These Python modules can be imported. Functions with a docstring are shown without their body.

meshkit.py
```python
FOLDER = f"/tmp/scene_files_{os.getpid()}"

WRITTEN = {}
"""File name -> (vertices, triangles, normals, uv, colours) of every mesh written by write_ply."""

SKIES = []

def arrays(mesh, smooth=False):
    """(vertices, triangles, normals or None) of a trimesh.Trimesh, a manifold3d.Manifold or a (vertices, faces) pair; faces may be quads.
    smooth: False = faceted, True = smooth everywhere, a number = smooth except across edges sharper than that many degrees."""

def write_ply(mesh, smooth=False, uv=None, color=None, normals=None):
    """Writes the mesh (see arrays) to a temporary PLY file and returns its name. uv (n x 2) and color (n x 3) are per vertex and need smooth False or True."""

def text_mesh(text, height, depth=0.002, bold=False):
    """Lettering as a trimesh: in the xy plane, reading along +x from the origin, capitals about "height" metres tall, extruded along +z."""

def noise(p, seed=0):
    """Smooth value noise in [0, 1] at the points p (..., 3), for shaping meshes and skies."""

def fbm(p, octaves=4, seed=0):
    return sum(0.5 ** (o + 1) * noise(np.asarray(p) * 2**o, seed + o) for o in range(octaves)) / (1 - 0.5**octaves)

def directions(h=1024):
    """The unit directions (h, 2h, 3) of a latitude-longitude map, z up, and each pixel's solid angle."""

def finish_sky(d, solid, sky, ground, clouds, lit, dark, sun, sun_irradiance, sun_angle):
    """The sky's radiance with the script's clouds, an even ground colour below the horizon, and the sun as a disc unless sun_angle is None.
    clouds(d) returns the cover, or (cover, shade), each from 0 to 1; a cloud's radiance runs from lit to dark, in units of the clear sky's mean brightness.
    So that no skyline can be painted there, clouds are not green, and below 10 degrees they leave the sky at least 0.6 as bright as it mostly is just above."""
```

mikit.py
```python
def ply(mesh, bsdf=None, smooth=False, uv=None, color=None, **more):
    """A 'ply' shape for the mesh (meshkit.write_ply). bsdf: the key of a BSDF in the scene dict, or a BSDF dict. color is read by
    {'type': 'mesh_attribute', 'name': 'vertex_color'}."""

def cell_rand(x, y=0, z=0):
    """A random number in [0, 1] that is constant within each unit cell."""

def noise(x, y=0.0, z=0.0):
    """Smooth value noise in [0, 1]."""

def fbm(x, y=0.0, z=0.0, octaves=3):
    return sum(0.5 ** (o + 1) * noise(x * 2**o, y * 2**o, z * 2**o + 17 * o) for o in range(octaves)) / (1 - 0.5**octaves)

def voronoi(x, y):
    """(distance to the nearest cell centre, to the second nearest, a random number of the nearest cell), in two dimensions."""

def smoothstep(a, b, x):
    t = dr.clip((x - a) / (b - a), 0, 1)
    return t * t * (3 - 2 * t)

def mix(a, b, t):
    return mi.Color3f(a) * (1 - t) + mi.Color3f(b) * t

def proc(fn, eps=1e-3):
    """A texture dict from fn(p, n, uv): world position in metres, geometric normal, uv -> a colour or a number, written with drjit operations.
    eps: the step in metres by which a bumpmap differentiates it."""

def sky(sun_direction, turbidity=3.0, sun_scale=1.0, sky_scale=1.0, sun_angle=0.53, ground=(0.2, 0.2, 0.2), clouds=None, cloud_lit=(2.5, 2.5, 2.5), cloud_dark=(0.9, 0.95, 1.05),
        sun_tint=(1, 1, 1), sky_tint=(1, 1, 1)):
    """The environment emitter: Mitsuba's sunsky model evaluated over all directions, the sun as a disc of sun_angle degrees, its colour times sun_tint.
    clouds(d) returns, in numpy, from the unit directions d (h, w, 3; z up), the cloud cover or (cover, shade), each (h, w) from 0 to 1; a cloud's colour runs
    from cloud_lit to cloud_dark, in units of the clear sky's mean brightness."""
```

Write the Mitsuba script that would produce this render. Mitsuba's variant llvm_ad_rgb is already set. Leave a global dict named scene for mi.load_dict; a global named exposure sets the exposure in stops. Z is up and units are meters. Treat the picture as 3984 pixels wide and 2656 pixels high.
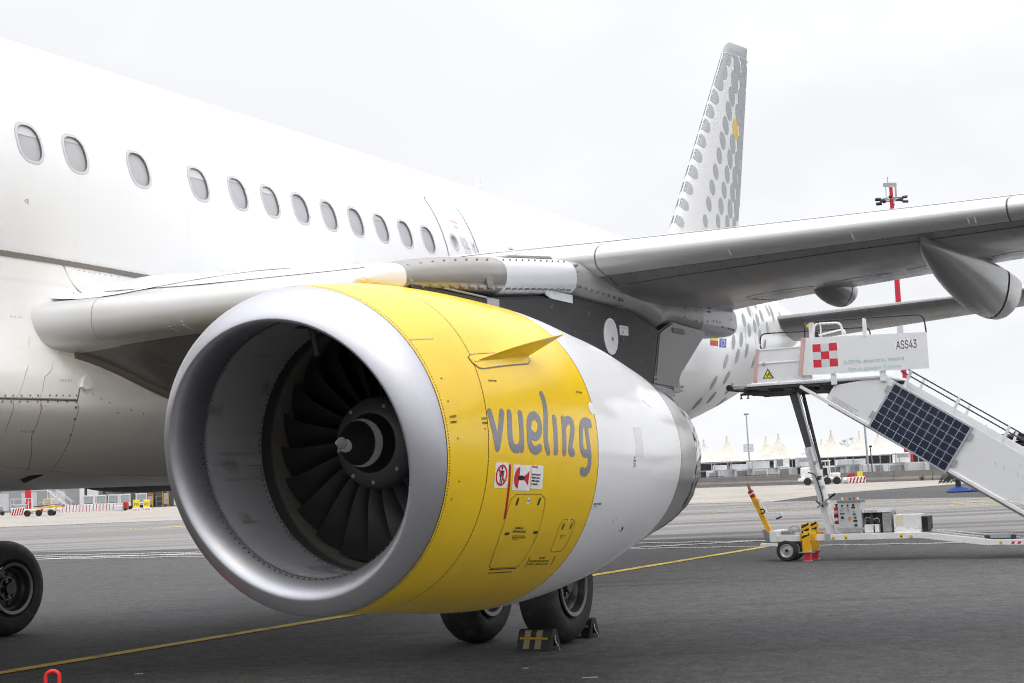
import math, random
import numpy as np, trimesh, mitsuba as mi, mikit, meshkit
import drjit as dr
from shapely.geometry import Polygon, LineString, Point, box as sbox
from shapely import affinity, union_all
from mikit import noise, fbm, smoothstep, mix, proc, cell_rand, voronoi
T = mi.ScalarTransform4f
scene, labels = {}, {}
rng = np.random.default_rng(7)

# ------------------------------------------------------------------ camera, sky, exposure
YAW, PITCH, ROLL = 0.4681, 0.0908, -0.0426
EYE = np.array([10.8798, -11.3683, 1.6673])
fwd = np.array([-math.sin(YAW) * math.cos(PITCH), math.cos(YAW) * math.cos(PITCH), math.sin(PITCH)])
right0 = np.array([math.cos(YAW), math.sin(YAW), 0.0])
up0 = np.cross(right0, fwd)
right = math.cos(ROLL) * right0 + math.sin(ROLL) * up0
cam_up = np.cross(right, fwd)
scene['camera'] = {'type': 'perspective', 'fov': math.degrees(2 * math.atan(1992 / 5852.5)), 'fov_axis': 'x', 'near_clip': 0.1, 'far_clip': 6000.0,
                   'to_world': T().look_at(origin=EYE.tolist(), target=(EYE + fwd).tolist(), up=cam_up.tolist())}


def cloud(d):
    """Overcast: brighter overhead than at the horizon, with soft cloud bellies and thinner patches."""
    el = np.clip(d[..., 2], 0, 1)
    q = d / (el[..., None] + 0.35)
    n = meshkit.fbm(q * [2.6, 2.6, 1.0] + [3.1, 7.7, 0], 5, 3)
    m = meshkit.fbm(q * [1.1, 1.1, 0.5] + [8.3, 1.7, 4], 3, 11)
    t = np.clip((el - 0.28) / 0.72, 0, 1)
    shade = 1.0 - 0.95 * t * t * (3 - 2 * t) - 0.16 * np.clip((n - 0.42) * 3.0, 0, 1) - 0.05 * np.clip((m - 0.35) * 3, 0, 1)
    return np.ones_like(el), np.clip(shade, 0, 1)


scene['sky'] = mikit.sky((0.45, -0.25, 0.86), turbidity=3, sun_scale=0.10, sun_angle=24, sun_tint=(0.95, 1.0, 1.08), clouds=cloud, cloud_lit=(5.2, 5.3, 5.5), cloud_dark=(2.26, 2.29, 2.35))
exposure = 2.05

# ------------------------------------------------------------------ materials


def rgb(c):
    return {'type': 'rgb', 'value': list(c)} if not isinstance(c, dict) else c


def mat(name, color, rough=0.5, metal=0.0, spec=0.5, bump=None, scale=1.0, **kw):
    d = {'type': 'principled', 'base_color': rgb(color), 'roughness': rough, 'metallic': metal, 'specular': spec, **kw}
    if bump is not None:
        d = {'type': 'bumpmap', 'arbitrary': bump, 'scale': scale, 'bsdf': d}
    scene['mat_' + name] = {'type': 'twosided', 'bsdf': d}
    return 'mat_' + name


def matte(name, color):
    scene['mat_' + name] = {'type': 'twosided', 'bsdf': {'type': 'diffuse', 'reflectance': rgb(color)}}
    return 'mat_' + name


def f_white(p, n, uv):
    g = fbm(p.x * 3.0, p.y * 3.0, p.z * 3.0, 3)
    s = noise(p.y * 9.0, p.z * 0.9, p.x * 0.9)
    s2 = noise(p.y * 31.0, p.z * 1.3, 5.0)
    k = smoothstep(0.62, 0.95, s * 0.6 + s2 * 0.4) * 0.10 + (g - 0.5) * 0.05
    return mix((0.80, 0.805, 0.81), (0.55, 0.53, 0.49), dr.clip(k, 0, 1))


def f_belly(p, n, uv):
    g = fbm(p.x * 2.0, p.y * 2.0, p.z * 2.0, 4)
    s = noise(p.y * 1.1, p.z * 14.0, p.x * 14.0)
    k = smoothstep(0.5, 0.9, g) * 0.18 + smoothstep(0.70, 0.95, s) * 0.16
    return mix((0.79, 0.787, 0.78), (0.42, 0.39, 0.35), dr.clip(k, 0, 1) * 0.7)


def f_yellow(p, n, uv):
    g = fbm(p.x * 5.0, p.y * 5.0, p.z * 5.0, 3)
    return mix((0.84, 0.56, 0.007), (0.78, 0.505, 0.009), g)


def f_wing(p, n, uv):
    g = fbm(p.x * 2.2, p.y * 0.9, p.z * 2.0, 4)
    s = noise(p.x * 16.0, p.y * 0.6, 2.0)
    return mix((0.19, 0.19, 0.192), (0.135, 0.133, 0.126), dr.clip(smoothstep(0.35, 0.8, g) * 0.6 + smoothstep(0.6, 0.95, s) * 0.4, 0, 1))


def f_slat(p, n, uv):
    g = fbm(p.x * 2.0, p.y * 7.0, p.z * 9.0, 3)
    return mix((0.66, 0.66, 0.66), (0.58, 0.575, 0.56), g)


def f_asphalt(p, n, uv):
    u = p.x * 0.8924 + p.y * 0.4512
    v = -p.x * 0.4512 + p.y * 0.8924
    g = noise(p.x * 46.0, p.y * 46.0) * 0.34 + noise(p.x * 21.0, p.y * 21.0, 3.0) * 0.36 + noise(p.x * 7.0, p.y * 7.0, 5.0) * 0.30
    sp = smoothstep(0.80, 0.92, noise(p.x * 33.0, p.y * 33.0, 8.0))
    st = fbm(u * 0.16, v * 2.1, 1.0, 4)
    st2 = noise(u * 0.10, v * 9.0, 4.0)
    big = fbm(p.x * 0.10, p.y * 0.10, 7.0, 3)
    c = 0.061 + (g - 0.5) * 0.060 + sp * 0.025 + (big - 0.5) * 0.026 - smoothstep(0.60, 0.85, st) * 0.014 - smoothstep(0.78, 0.97, st2) * 0.010
    c = dr.maximum(c, 0.02)
    return mi.Color3f(c * 1.0, c * 0.985, c * 0.995)


def f_worn(p, n, uv):
    u = p.x * 0.8924 + p.y * 0.4512
    v = -p.x * 0.4512 + p.y * 0.8924
    g = noise(p.x * 12.0, p.y * 12.0)
    st = fbm(u * 0.07, v * 1.3, 3.0, 4)
    st2 = fbm(u * 0.05, v * 0.45, 9.0, 3)
    k = smoothstep(0.48, 0.72, st) * 0.75 + smoothstep(0.55, 0.8, st2) * 0.5 + (g - 0.5) * 0.2
    return mix((0.180, 0.172, 0.166), (0.095, 0.093, 0.092), dr.clip(k, 0, 1))


def f_asphalt_h(p, n, uv):
    return noise(p.x * 60.0, p.y * 60.0) * 0.6 + noise(p.x * 130.0, p.y * 130.0) * 0.4


def f_concrete(p, n, uv):
    u = p.x * 0.8924 + p.y * 0.4512
    v = -p.x * 0.4512 + p.y * 0.8924
    g = fbm(p.x * 0.35, p.y * 0.35, 1.0, 4)
    st = fbm(u * 0.05, v * 0.9, 3.0, 3)
    a = dr.abs((u + 400) / 7.5 - dr.floor((u + 400) / 7.5) - 0.5)
    b = dr.abs((v + 400) / 7.5 - dr.floor((v + 400) / 7.5) - 0.5)
    joint = dr.select(dr.maximum(a, b) > 0.493, 0.22, 0.0)
    return mix((0.285, 0.262, 0.236), (0.205, 0.19, 0.175), dr.clip(smoothstep(0.35, 0.75, g * 0.5 + st * 0.5) * 0.8 + joint, 0, 1))


def f_line(c, d, wear=0.75):
    def fn(p, n, uv):
        w = fbm(p.x * 6.0, p.y * 6.0, 2.0, 4)
        return mix(c, d, smoothstep(0.54, 0.72, w) * wear)
    return fn


def f_brown(p, n, uv):
    g = fbm(p.x * 4.0, p.y * 3.0, p.z * 4.0, 3)
    s = noise(p.y * 1.5, p.z * 60.0, p.x * 60.0)
    return mix((0.46, 0.445, 0.425), (0.33, 0.315, 0.295), dr.clip(g * 0.6 + s * 0.4, 0, 1))


def f_nozzle(p, n, uv):
    s = noise(p.y * 55.0, p.z * 2.0, p.x * 2.0)
    g = fbm(p.x * 4.0, p.y * 4.0, p.z * 4.0, 3)
    return mix((0.62, 0.60, 0.57), (0.47, 0.45, 0.42), dr.clip(0.5 * s + 0.5 * g, 0, 1))


def f_liner(p, n, uv):
    g = fbm(p.x * 6.0, p.y * 6.0, p.z * 6.0, 4)
    s = noise(p.y * 3.0, p.z * 30.0, p.x * 30.0)
    k = smoothstep(0.58, 0.80, g) * 0.55 + smoothstep(0.76, 0.95, s) * 0.4
    return mix((0.27, 0.27, 0.275), (0.10, 0.098, 0.095), dr.clip(k, 0, 1))


def f_lip(p, n, uv):
    g = fbm(p.x * 5.0, p.y * 5.0, p.z * 5.0, 4)
    s = noise(p.x * 90.0, p.y * 90.0, p.z * 90.0)
    return mix((0.66, 0.66, 0.70), (0.58, 0.58, 0.62), dr.clip(g * 0.7 + s * 0.3, 0, 1))


def f_pylon(p, n, uv):
    g = fbm(p.x * 5.0, p.y * 4.0, p.z * 5.0, 4)
    return mix((0.046, 0.047, 0.049), (0.030, 0.030, 0.031), g)


def f_tyre(p, n, uv):
    g = fbm(p.x * 9.0, p.y * 9.0, p.z * 9.0, 3)
    return mix((0.020, 0.020, 0.021), (0.042, 0.040, 0.037), smoothstep(0.45, 0.8, g))


def f_tent(p, n, uv):
    g = fbm(p.x * 0.5, p.y * 0.5, p.z * 0.25, 4)
    h = fbm(p.x * 1.6, p.y * 1.6, p.z * 0.5, 3)
    return mix((0.60, 0.57, 0.52), (0.47, 0.41, 0.345), dr.clip(smoothstep(0.50, 0.78, g) * 0.5 + smoothstep(0.55, 0.85, h) * 0.4, 0, 1))


def f_wall(p, n, uv):
    g = fbm(p.x * 0.7, p.y * 0.7, p.z * 3.0, 4)
    return mix((0.27, 0.25, 0.228), (0.185, 0.17, 0.157), g)


def f_solar(p, n, uv):
    g = noise(p.x * 23.0, p.y * 23.0, p.z * 23.0)
    return mix((0.006, 0.010, 0.030), (0.010, 0.017, 0.048), g)


def f_grille(p, n, uv):
    a = cell_rand(dr.floor(p.x * 160), dr.floor(p.z * 160), dr.floor(p.y * 160))
    return mix((0.40, 0.40, 0.41), (0.16, 0.16, 0.165), a)


WHITE = mat('white_paint', proc(f_white), 0.20)
FINW = matte('fin_white', (0.80, 0.805, 0.81))
UPPER = mat('wing_upper', (0.60, 0.605, 0.61), 0.3)
BELLY = mat('belly_paint', proc(f_belly), 0.30)
YELLOW = mat('yellow_paint', proc(f_yellow), 0.20, spec=0.6, clearcoat=1.0, clearcoat_gloss=0.98)
COWLW = mat('cowl_white', (0.74, 0.745, 0.76), 0.12, spec=0.6, clearcoat=1.0, clearcoat_gloss=0.99)
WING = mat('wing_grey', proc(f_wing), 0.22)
SLAT = mat('slat_grey', proc(f_slat), 0.40, metal=0.5)
LIP = mat('lip_metal', proc(f_lip), 0.46, metal=1.0)
LINER = mat('liner', proc(f_liner), 0.45)
NOZZLE = mat('nozzle_metal', proc(f_nozzle), 0.20, metal=1.0)
CHROME = mat('crinkled_foil', (0.72, 0.72, 0.73), 0.12, metal=1.0)
BROWN = mat('bare_metal', proc(f_brown), 0.34, metal=0.75)
PYLON = mat('pylon_dark', proc(f_pylon), 0.48, spec=0.3)
PYGREY = mat('pylon_grey', (0.115, 0.115, 0.112), 0.28)
PANEL = mat('panel_white', (0.62, 0.64, 0.67), 0.25)
SEAL = mat('seal_grey', (0.17, 0.155, 0.14), 0.6)
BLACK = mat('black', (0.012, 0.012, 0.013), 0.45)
BLADE = mat('fan_blade', (0.020, 0.020, 0.021), 0.38)
EDGE = mat('blade_edge', (0.22, 0.22, 0.22), 0.3, metal=0.7)
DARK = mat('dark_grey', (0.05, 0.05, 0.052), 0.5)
RIVET = mat('rivet', (0.05, 0.05, 0.052), 0.5)
REVEAL = mat('window_reveal', (0.16, 0.16, 0.165), 0.5)
RIVETM = mat('rivet_mid', (0.17, 0.165, 0.16), 0.45)
RIVETL = mat('rivet_light', (0.75, 0.75, 0.75), 0.4)
LINE = mat('panel_gap', (0.035, 0.033, 0.03), 0.7)
FRAME = mat('window_frame', (0.60, 0.60, 0.61), 0.4)
OUTL = mat('frame_outline', (0.30, 0.30, 0.31), 0.5)
BLIND = mat('window_blind', (0.60, 0.60, 0.62), 0.5)
SHADE = mat('window_shade', (0.42, 0.42, 0.445), 0.5, clearcoat=1.0, clearcoat_gloss=0.98)
LETTER = mat('letter_grey', (0.215, 0.215, 0.245), 0.16, clearcoat=0.6, clearcoat_gloss=0.97)
PRINT = mat('print_dark', (0.05, 0.045, 0.03), 0.5)
DOT = matte('dot_grey', (0.47, 0.485, 0.51))
DOTY = matte('dot_yellow', (0.80, 0.60, 0.20))
RED = mat('red_paint', (0.55, 0.015, 0.03), 0.35)
PINK = mat('faded_red', (0.60, 0.40, 0.37), 0.5)
WHITEP = mat('plain_white', (0.76, 0.765, 0.77), 0.35)
GREYP = mat('plain_grey', (0.36, 0.365, 0.37), 0.4)
MIDGREY = mat('mid_grey', (0.22, 0.22, 0.225), 0.5)
STEEL = mat('steel', (0.50, 0.50, 0.50), 0.35, metal=0.8)
GALV = mat('galvanised', (0.42, 0.43, 0.44), 0.45, metal=0.4)
YEL = mat('safety_yellow', (0.78, 0.42, 0.01), 0.4)
YELB = mat('bright_yellow', (0.80, 0.62, 0.03), 0.5)
SIGNY = mat('sign_yellow', (0.78, 0.68, 0.02), 0.4)
BLUE = mat('brush_blue', (0.01, 0.045, 0.22), 0.7)
FLAGB = mat('flag_blue', (0.10, 0.12, 0.42), 0.4)
GREEN = mat('fin_green', (0.01, 0.14, 0.07), 0.3)
GTEXT = mat('text_green', (0.28, 0.52, 0.40), 0.5)
GTEXT2 = mat('text_teal', (0.42, 0.60, 0.56), 0.5)
PURPLE = mat('text_purple', (0.16, 0.12, 0.19), 0.5)
ORANGE = mat('lamp_orange', (0.75, 0.20, 0.02), 0.4)
TYRE = mat('tyre', proc(f_tyre), 0.62)
RIM = mat('rim_dark', (0.075, 0.075, 0.078), 0.38, metal=0.5)
RIMS = mat('rim_bright', (0.17, 0.17, 0.175), 0.36, metal=0.6)
SOLAR = mat('solar_cell', proc(f_solar), 0.30, spec=0.35)
GRILLE = mat('grille', proc(f_grille), 0.6)
GLASSD = mat('dark_glass', (0.10, 0.11, 0.12), 0.08)
TENT = mat('tent_fabric', proc(f_tent), 0.8)
WALLM = mat('wall_concrete', proc(f_wall), 0.9)
CONT = mat('container_grey', (0.58, 0.585, 0.59), 0.5)
FOLI = mat('leaf', (0.10, 0.12, 0.05), 0.7)
REDP = mat('placard_red', (0.60, 0.02, 0.03), 0.35)
REDD = mat('stripe_red', (0.42, 0.018, 0.02), 0.35)
SEAMY = mat('hatch_seam', (0.22, 0.13, 0.012), 0.6)
JOINT = mat('joint_light', (0.36, 0.34, 0.32), 0.6)
LATCH = mat('latch_grey', (0.05, 0.06, 0.055), 0.35, metal=0.4)
PATCH = mat('repair_patch', (0.63, 0.635, 0.65), 0.2)
FLAGW = mat('flag_star', (0.62, 0.62, 0.55), 0.4)
PINKM = mat('faint_red', (0.72, 0.52, 0.53), 0.5)
REDL = mat('signal_red', (0.62, 0.02, 0.045), 0.4)
PALE = mat('pale_grey', (0.62, 0.63, 0.65), 0.4)
WHITEB = mat('bright_white', (0.82, 0.82, 0.83), 0.4)
PRINTG = mat('print_grey', (0.30, 0.30, 0.32), 0.5)
BUSBAR = mat('bus_bar', (0.045, 0.06, 0.10), 0.4)
BLACKP = mat('black_paint', (0.035, 0.035, 0.036), 0.35)
SIGNO = mat('ochre_plate', (0.60, 0.42, 0.03), 0.4)
RIML = mat('rim_silver', (0.55, 0.56, 0.57), 0.35, metal=0.5)
GREYC = mat('case_grey', (0.52, 0.53, 0.54), 0.4)
GREENL = mat('lamp_green', (0.0, 0.22, 0.09), 0.4)
CREAM = mat('cream', (0.72, 0.68, 0.52), 0.4)
BRONZE = mat('bronze', (0.24, 0.13, 0.06), 0.45, metal=0.5)
LEAFG = mat('grey_leaf', (0.30, 0.33, 0.33), 0.8)
PALEG = mat('pale_glass', (0.34, 0.37, 0.38), 0.10)
CREAMW = mat('cream_white', (0.72, 0.69, 0.62), 0.4)
BLUEG = mat('roof_blue', (0.30, 0.37, 0.47), 0.5)
CONE = mat('cone_red', (0.80, 0.03, 0.03), 0.4)
ASPH = mat('asphalt', proc(f_asphalt), 0.85, bump=proc(f_asphalt_h, 0.004), scale=0.004)
WORN = mat('worn_asphalt', proc(f_worn), 0.9)
CONC = mat('concrete', proc(f_concrete), 0.9)
LINEY = mat('line_yellow', proc(f_line((0.52, 0.36, 0.07), (0.20, 0.15, 0.06))), 0.8)
LINEW = mat('line_white', proc(f_line((0.55, 0.54, 0.53), (0.20, 0.195, 0.19), 0.4)), 0.8)
LINEYF = mat('line_yellow_pale', proc(f_line((0.60, 0.46, 0.12), (0.36, 0.28, 0.10))), 0.8)

# ------------------------------------------------------------------ helpers


def num(key):
    if key not in scene and not any(k.startswith(key + '__') for k in scene):
        return key
    i = 1
    while True:
        k = f'{key}_{i:03d}'
        if k not in scene and not any(q.startswith(k + '__') for q in scene):
            return k
        i += 1


COUNT = {}


def nxt(key):
    """the next free name of this kind (key, key_001, key_002 ...)"""
    c = COUNT.get(key, 0)
    COUNT[key] = c + 1
    return key if c == 0 else f'{key}_{c:03d}'


MESH = {}


def add(key, mesh, m, smooth=30, **kw):
    key = nxt(key)
    if isinstance(mesh, (list, tuple)):
        mesh = trimesh.util.concatenate(list(mesh))
    MESH[key] = mesh
    scene[key] = mikit.ply(mesh, m, smooth=smooth, **kw)
    return key


def add_n(key, v, f, nrm, m):
    """a mesh with given vertex normals"""
    key = nxt(key)
    MESH[key] = trimesh.Trimesh(v, f, process=False)
    path = meshkit.write_ply((v, f), False, normals=nrm)
    scene[key] = {'type': 'ply', 'filename': path, 'face_normals': False, 'bsdf': {'type': 'ref', 'id': m}}
    return key


def tag(key, label, cat=None, group=None, kind=None):
    labels[key] = {'label': label}
    if cat: labels[key]['category'] = cat
    if group: labels[key]['group'] = group
    if kind: labels[key]['kind'] = kind
    return key


def struct(key, mesh, m, label=None, smooth=30):
    k = add(key, mesh, m, smooth)
    labels[k] = {'kind': 'structure'}
    if label: labels[k]['label'] = label
    return k


def bx(a, b, bev=0.0):
    """box between two corners, with chamfered edges"""
    a, b = np.minimum(a, b).astype(float), np.maximum(a, b).astype(float)
    if bev <= 0:
        m = trimesh.creation.box(extents=b - a)
    else:
        bev = min(bev, *(0.45 * (b - a)))
        pts = []
        for s in np.ndindex(2, 2, 2):
            for k in range(3):
                c = np.where(s, b - bev, a + bev)
                c[k] = b[k] if s[k] else a[k]
                pts.append(c)
        m = trimesh.convex.convex_hull(np.array(pts))
        return m
    m.apply_translation((a + b) / 2)
    return m


def tube(pts, r, n=10, closed=False):
    p = np.asarray(pts, float)
    d = np.gradient(p, axis=0) if len(p) > 2 else np.repeat((p[1] - p[0])[None], 2, 0)
    d /= np.linalg.norm(d, axis=1, keepdims=True) + 1e-12
    ref = np.array([0, 0, 1.0]) if abs(d[0, 2]) < 0.9 else np.array([1.0, 0, 0])
    a = np.cross(d, ref)
    for i in range(len(a)):
        if np.linalg.norm(a[i]) < 1e-3: a[i] = a[i - 1]
    a /= np.linalg.norm(a, axis=1, keepdims=True) + 1e-12
    b = np.cross(d, a)
    t = np.arange(n) * 2 * np.pi / n
    rr = np.broadcast_to(r, (len(p),))
    rings = p[:, None] + rr[:, None, None] * (np.cos(t)[None, :, None] * a[:, None] + np.sin(t)[None, :, None] * b[:, None])
    return loft(rings, caps=True)


def loft(rings, caps=False, close=True):
    """rings: (k, n, 3) closed curves"""
    R = np.asarray(rings, float)
    k, n = R.shape[:2]
    v = R.reshape(-1, 3)
    i, j = np.meshgrid(np.arange(k - 1), np.arange(n if close else n - 1), indexing='ij')
    q = np.stack([i * n + j, i * n + (j + 1) % n, (i + 1) * n + (j + 1) % n, (i + 1) * n + j], -1).reshape(-1, 4)
    f = [q[:, [0, 1, 2]], q[:, [0, 2, 3]]]
    if caps:
        v = np.vstack([v, R[0].mean(0), R[-1].mean(0)])
        jj = np.arange(n)
        f.append(np.stack([np.full(n, k * n), (jj + 1) % n, jj], -1))
        f.append(np.stack([np.full(n, k * n + 1), (k - 1) * n + jj, (k - 1) * n + (jj + 1) % n], -1))
    m = trimesh.Trimesh(v, np.vstack(f), process=False)
    if caps and m.volume < 0: m.invert()
    return m


def extr(poly, h, axis='y', at=0.0):
    """extrude a shapely polygon (or list of points). axis 'y': polygon in (x,z), 'x': polygon in (y,z), 'z': polygon in (x,y). from at to at+h"""
    if not hasattr(poly, 'geom_type'): poly = Polygon(poly)
    gs = list(getattr(poly, 'geoms', [poly]))
    ms = []
    for g in gs:
        m = trimesh.creation.extrude_polygon(g, abs(h), engine='earcut')
        v = m.vertices.copy()
        o = at + v[:, 2] if h > 0 else at - v[:, 2]
        if axis == 'y': m.vertices = np.stack([v[:, 0], o, v[:, 1]], -1)
        elif axis == 'x': m.vertices = np.stack([o, v[:, 0], v[:, 1]], -1)
        else: m.vertices = np.stack([v[:, 0], v[:, 1], o], -1)
        m.fix_normals()
        ms.append(m)
    return trimesh.util.concatenate(ms)


def cyl(a, b, r, n=16):
    return tube([a, b], r, n)


def revolve(profile, n=48, axis='y', centre=(0, 0, 0)):
    """profile (k,2): (along, radius)"""
    t = np.arange(n) * 2 * np.pi / n
    P = np.asarray(profile, float)
    al, r = P[:, 0][:, None] + 0 * t, P[:, 1][:, None]
    a, b = r * np.cos(t), r * np.sin(t)
    R = {'y': np.stack([a, al, b], -1), 'x': np.stack([al, a, b], -1), 'z': np.stack([a, b, al], -1)}[axis]
    m = loft(R + np.array(centre, float))
    m.merge_vertices()
    m.update_faces(m.nondegenerate_faces())
    m.fix_normals()
    return m


def cells(poly, du, dv):
    """a polygon cut into a grid of small triangles: (points (n,2), faces)"""
    x0, y0, x1, y1 = poly.bounds
    V, Fc, idx = [], [], {}

    def vid(p):
        k = (round(p[0], 6), round(p[1], 6))
        if k not in idx:
            idx[k] = len(V)
            V.append(p)
        return idx[k]
    i0, i1 = math.floor(x0 / du), math.ceil(x1 / du)
    j0, j1 = math.floor(y0 / dv), math.ceil(y1 / dv)
    from shapely.prepared import prep
    pp = prep(poly)
    for i in range(i0, i1):
        for j in range(j0, j1):
            c = sbox(i * du, j * dv, (i + 1) * du, (j + 1) * dv)
            if pp.contains(c):
                q = [vid((i * du, j * dv)), vid(((i + 1) * du, j * dv)), vid(((i + 1) * du, (j + 1) * dv)), vid((i * du, (j + 1) * dv))]
                Fc += [[q[0], q[1], q[2]], [q[0], q[2], q[3]]]
            elif pp.intersects(c):
                g = poly.intersection(c)
                for h in getattr(g, 'geoms', [g]):
                    if h.geom_type != 'Polygon' or h.area < 1e-9: continue
                    v, f = trimesh.creation.triangulate_polygon(h, engine='earcut')
                    ids = [vid(tuple(x)) for x in v]
                    Fc += [[ids[a], ids[b], ids[c2]] for a, b, c2 in f if len({ids[a], ids[b], ids[c2]}) == 3]
    return np.array(V), np.array(Fc)


def oval(cx, cy, w, h, k=2.6, n=28):
    t = np.arange(n) * 2 * np.pi / n
    c, s = np.cos(t), np.sin(t)
    return Polygon(np.stack([cx + w / 2 * np.sign(c) * np.abs(c) ** (2 / k), cy + h / 2 * np.sign(s) * np.abs(s) ** (2 / k)], -1))
# ------------------------------------------------------------------ ground
struct('asphalt_apron', [trimesh.Trimesh([[-1500, -700, 0], [1500, -700, 0], [1500, 2600, 0], [-1500, 2600, 0]], [[0, 1, 2], [0, 2, 3]], process=False)], ASPH, smooth=False)


def sheet(pts, z):
    v, f = trimesh.creation.triangulate_polygon(pts if hasattr(pts, 'geom_type') else Polygon(pts), engine='earcut')
    m = trimesh.Trimesh(np.column_stack([v, np.full(len(v), z)]), f, process=False)
    if m.face_normals[0, 2] < 0: m.invert()
    return m


def strip(a, b, w, z=0.008):
    return sheet(LineString([a, b]).buffer(w / 2, cap_style=2), z)


struct('worn_apron', sheet([(-90, 26.5), (-30, 24.2), (-6, 23.6), (12, 24.4), (60, 26), (60, 47), (8, 50), (-3, 57.5), (-13, 60), (-30, 61.6), (-49, 61), (-60, 57.6), (-90, 54)], 0.004), WORN, smooth=False)
struct('concrete_taxiway', sheet([(-260, 50), (-130, 54.5), (-60, 58), (-49, 61.5), (-30, 62.2), (-11.5, 60.4), (-12.6, 75), (-9.5, 92), (-6, 107), (0, 116), (-14, 118.5), (-38, 125), (-70, 134), (-114, 142), (-150, 134), (-260, 120)], 0.010), CONC, smooth=False)
struct('yellow_guide_line', strip((-1.25, -14.0), (1.06, 20.2), 0.21), LINEY, smooth=False)
struct('white_stand_line', [strip((-40, 22.05), (0.2, 22.25), 0.16), strip((-40, 21.0), (-14, 21.05), 0.14)], LINEW, smooth=False)
struct('white_edge_line', [strip((-24, 20.05), (9.0, 19.75), 0.13), strip((-19.8, 20.25), (-13.5, 21.95), 0.2), strip((-3.0, 19.6), (0.2, 22.3), 0.2, 0.012)], LINEW, smooth=False)
struct('yellow_taxi_line', [strip((-42.3, 46.0), (-37, 47.2), 0.25, 0.012), strip((-38.7, 47.2), (-33, 48.6), 0.6, 0.012), strip((-0.6, 48.6), (4.5, 50.5), 0.35, 0.012), strip((-0.4, 46.7), (1.6, 46.9), 0.25, 0.012), strip((1.4, 46.8), (3.4, 51.5), 0.25, 0.012)], LINEYF, smooth=False)
struct('pale_lane_line', [strip((-11, 52.0), (9, 54.5), 0.22, 0.012), strip((-9.5, 45.5), (6, 44.0), 0.16, 0.012)], LINEYF, smooth=False)

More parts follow.
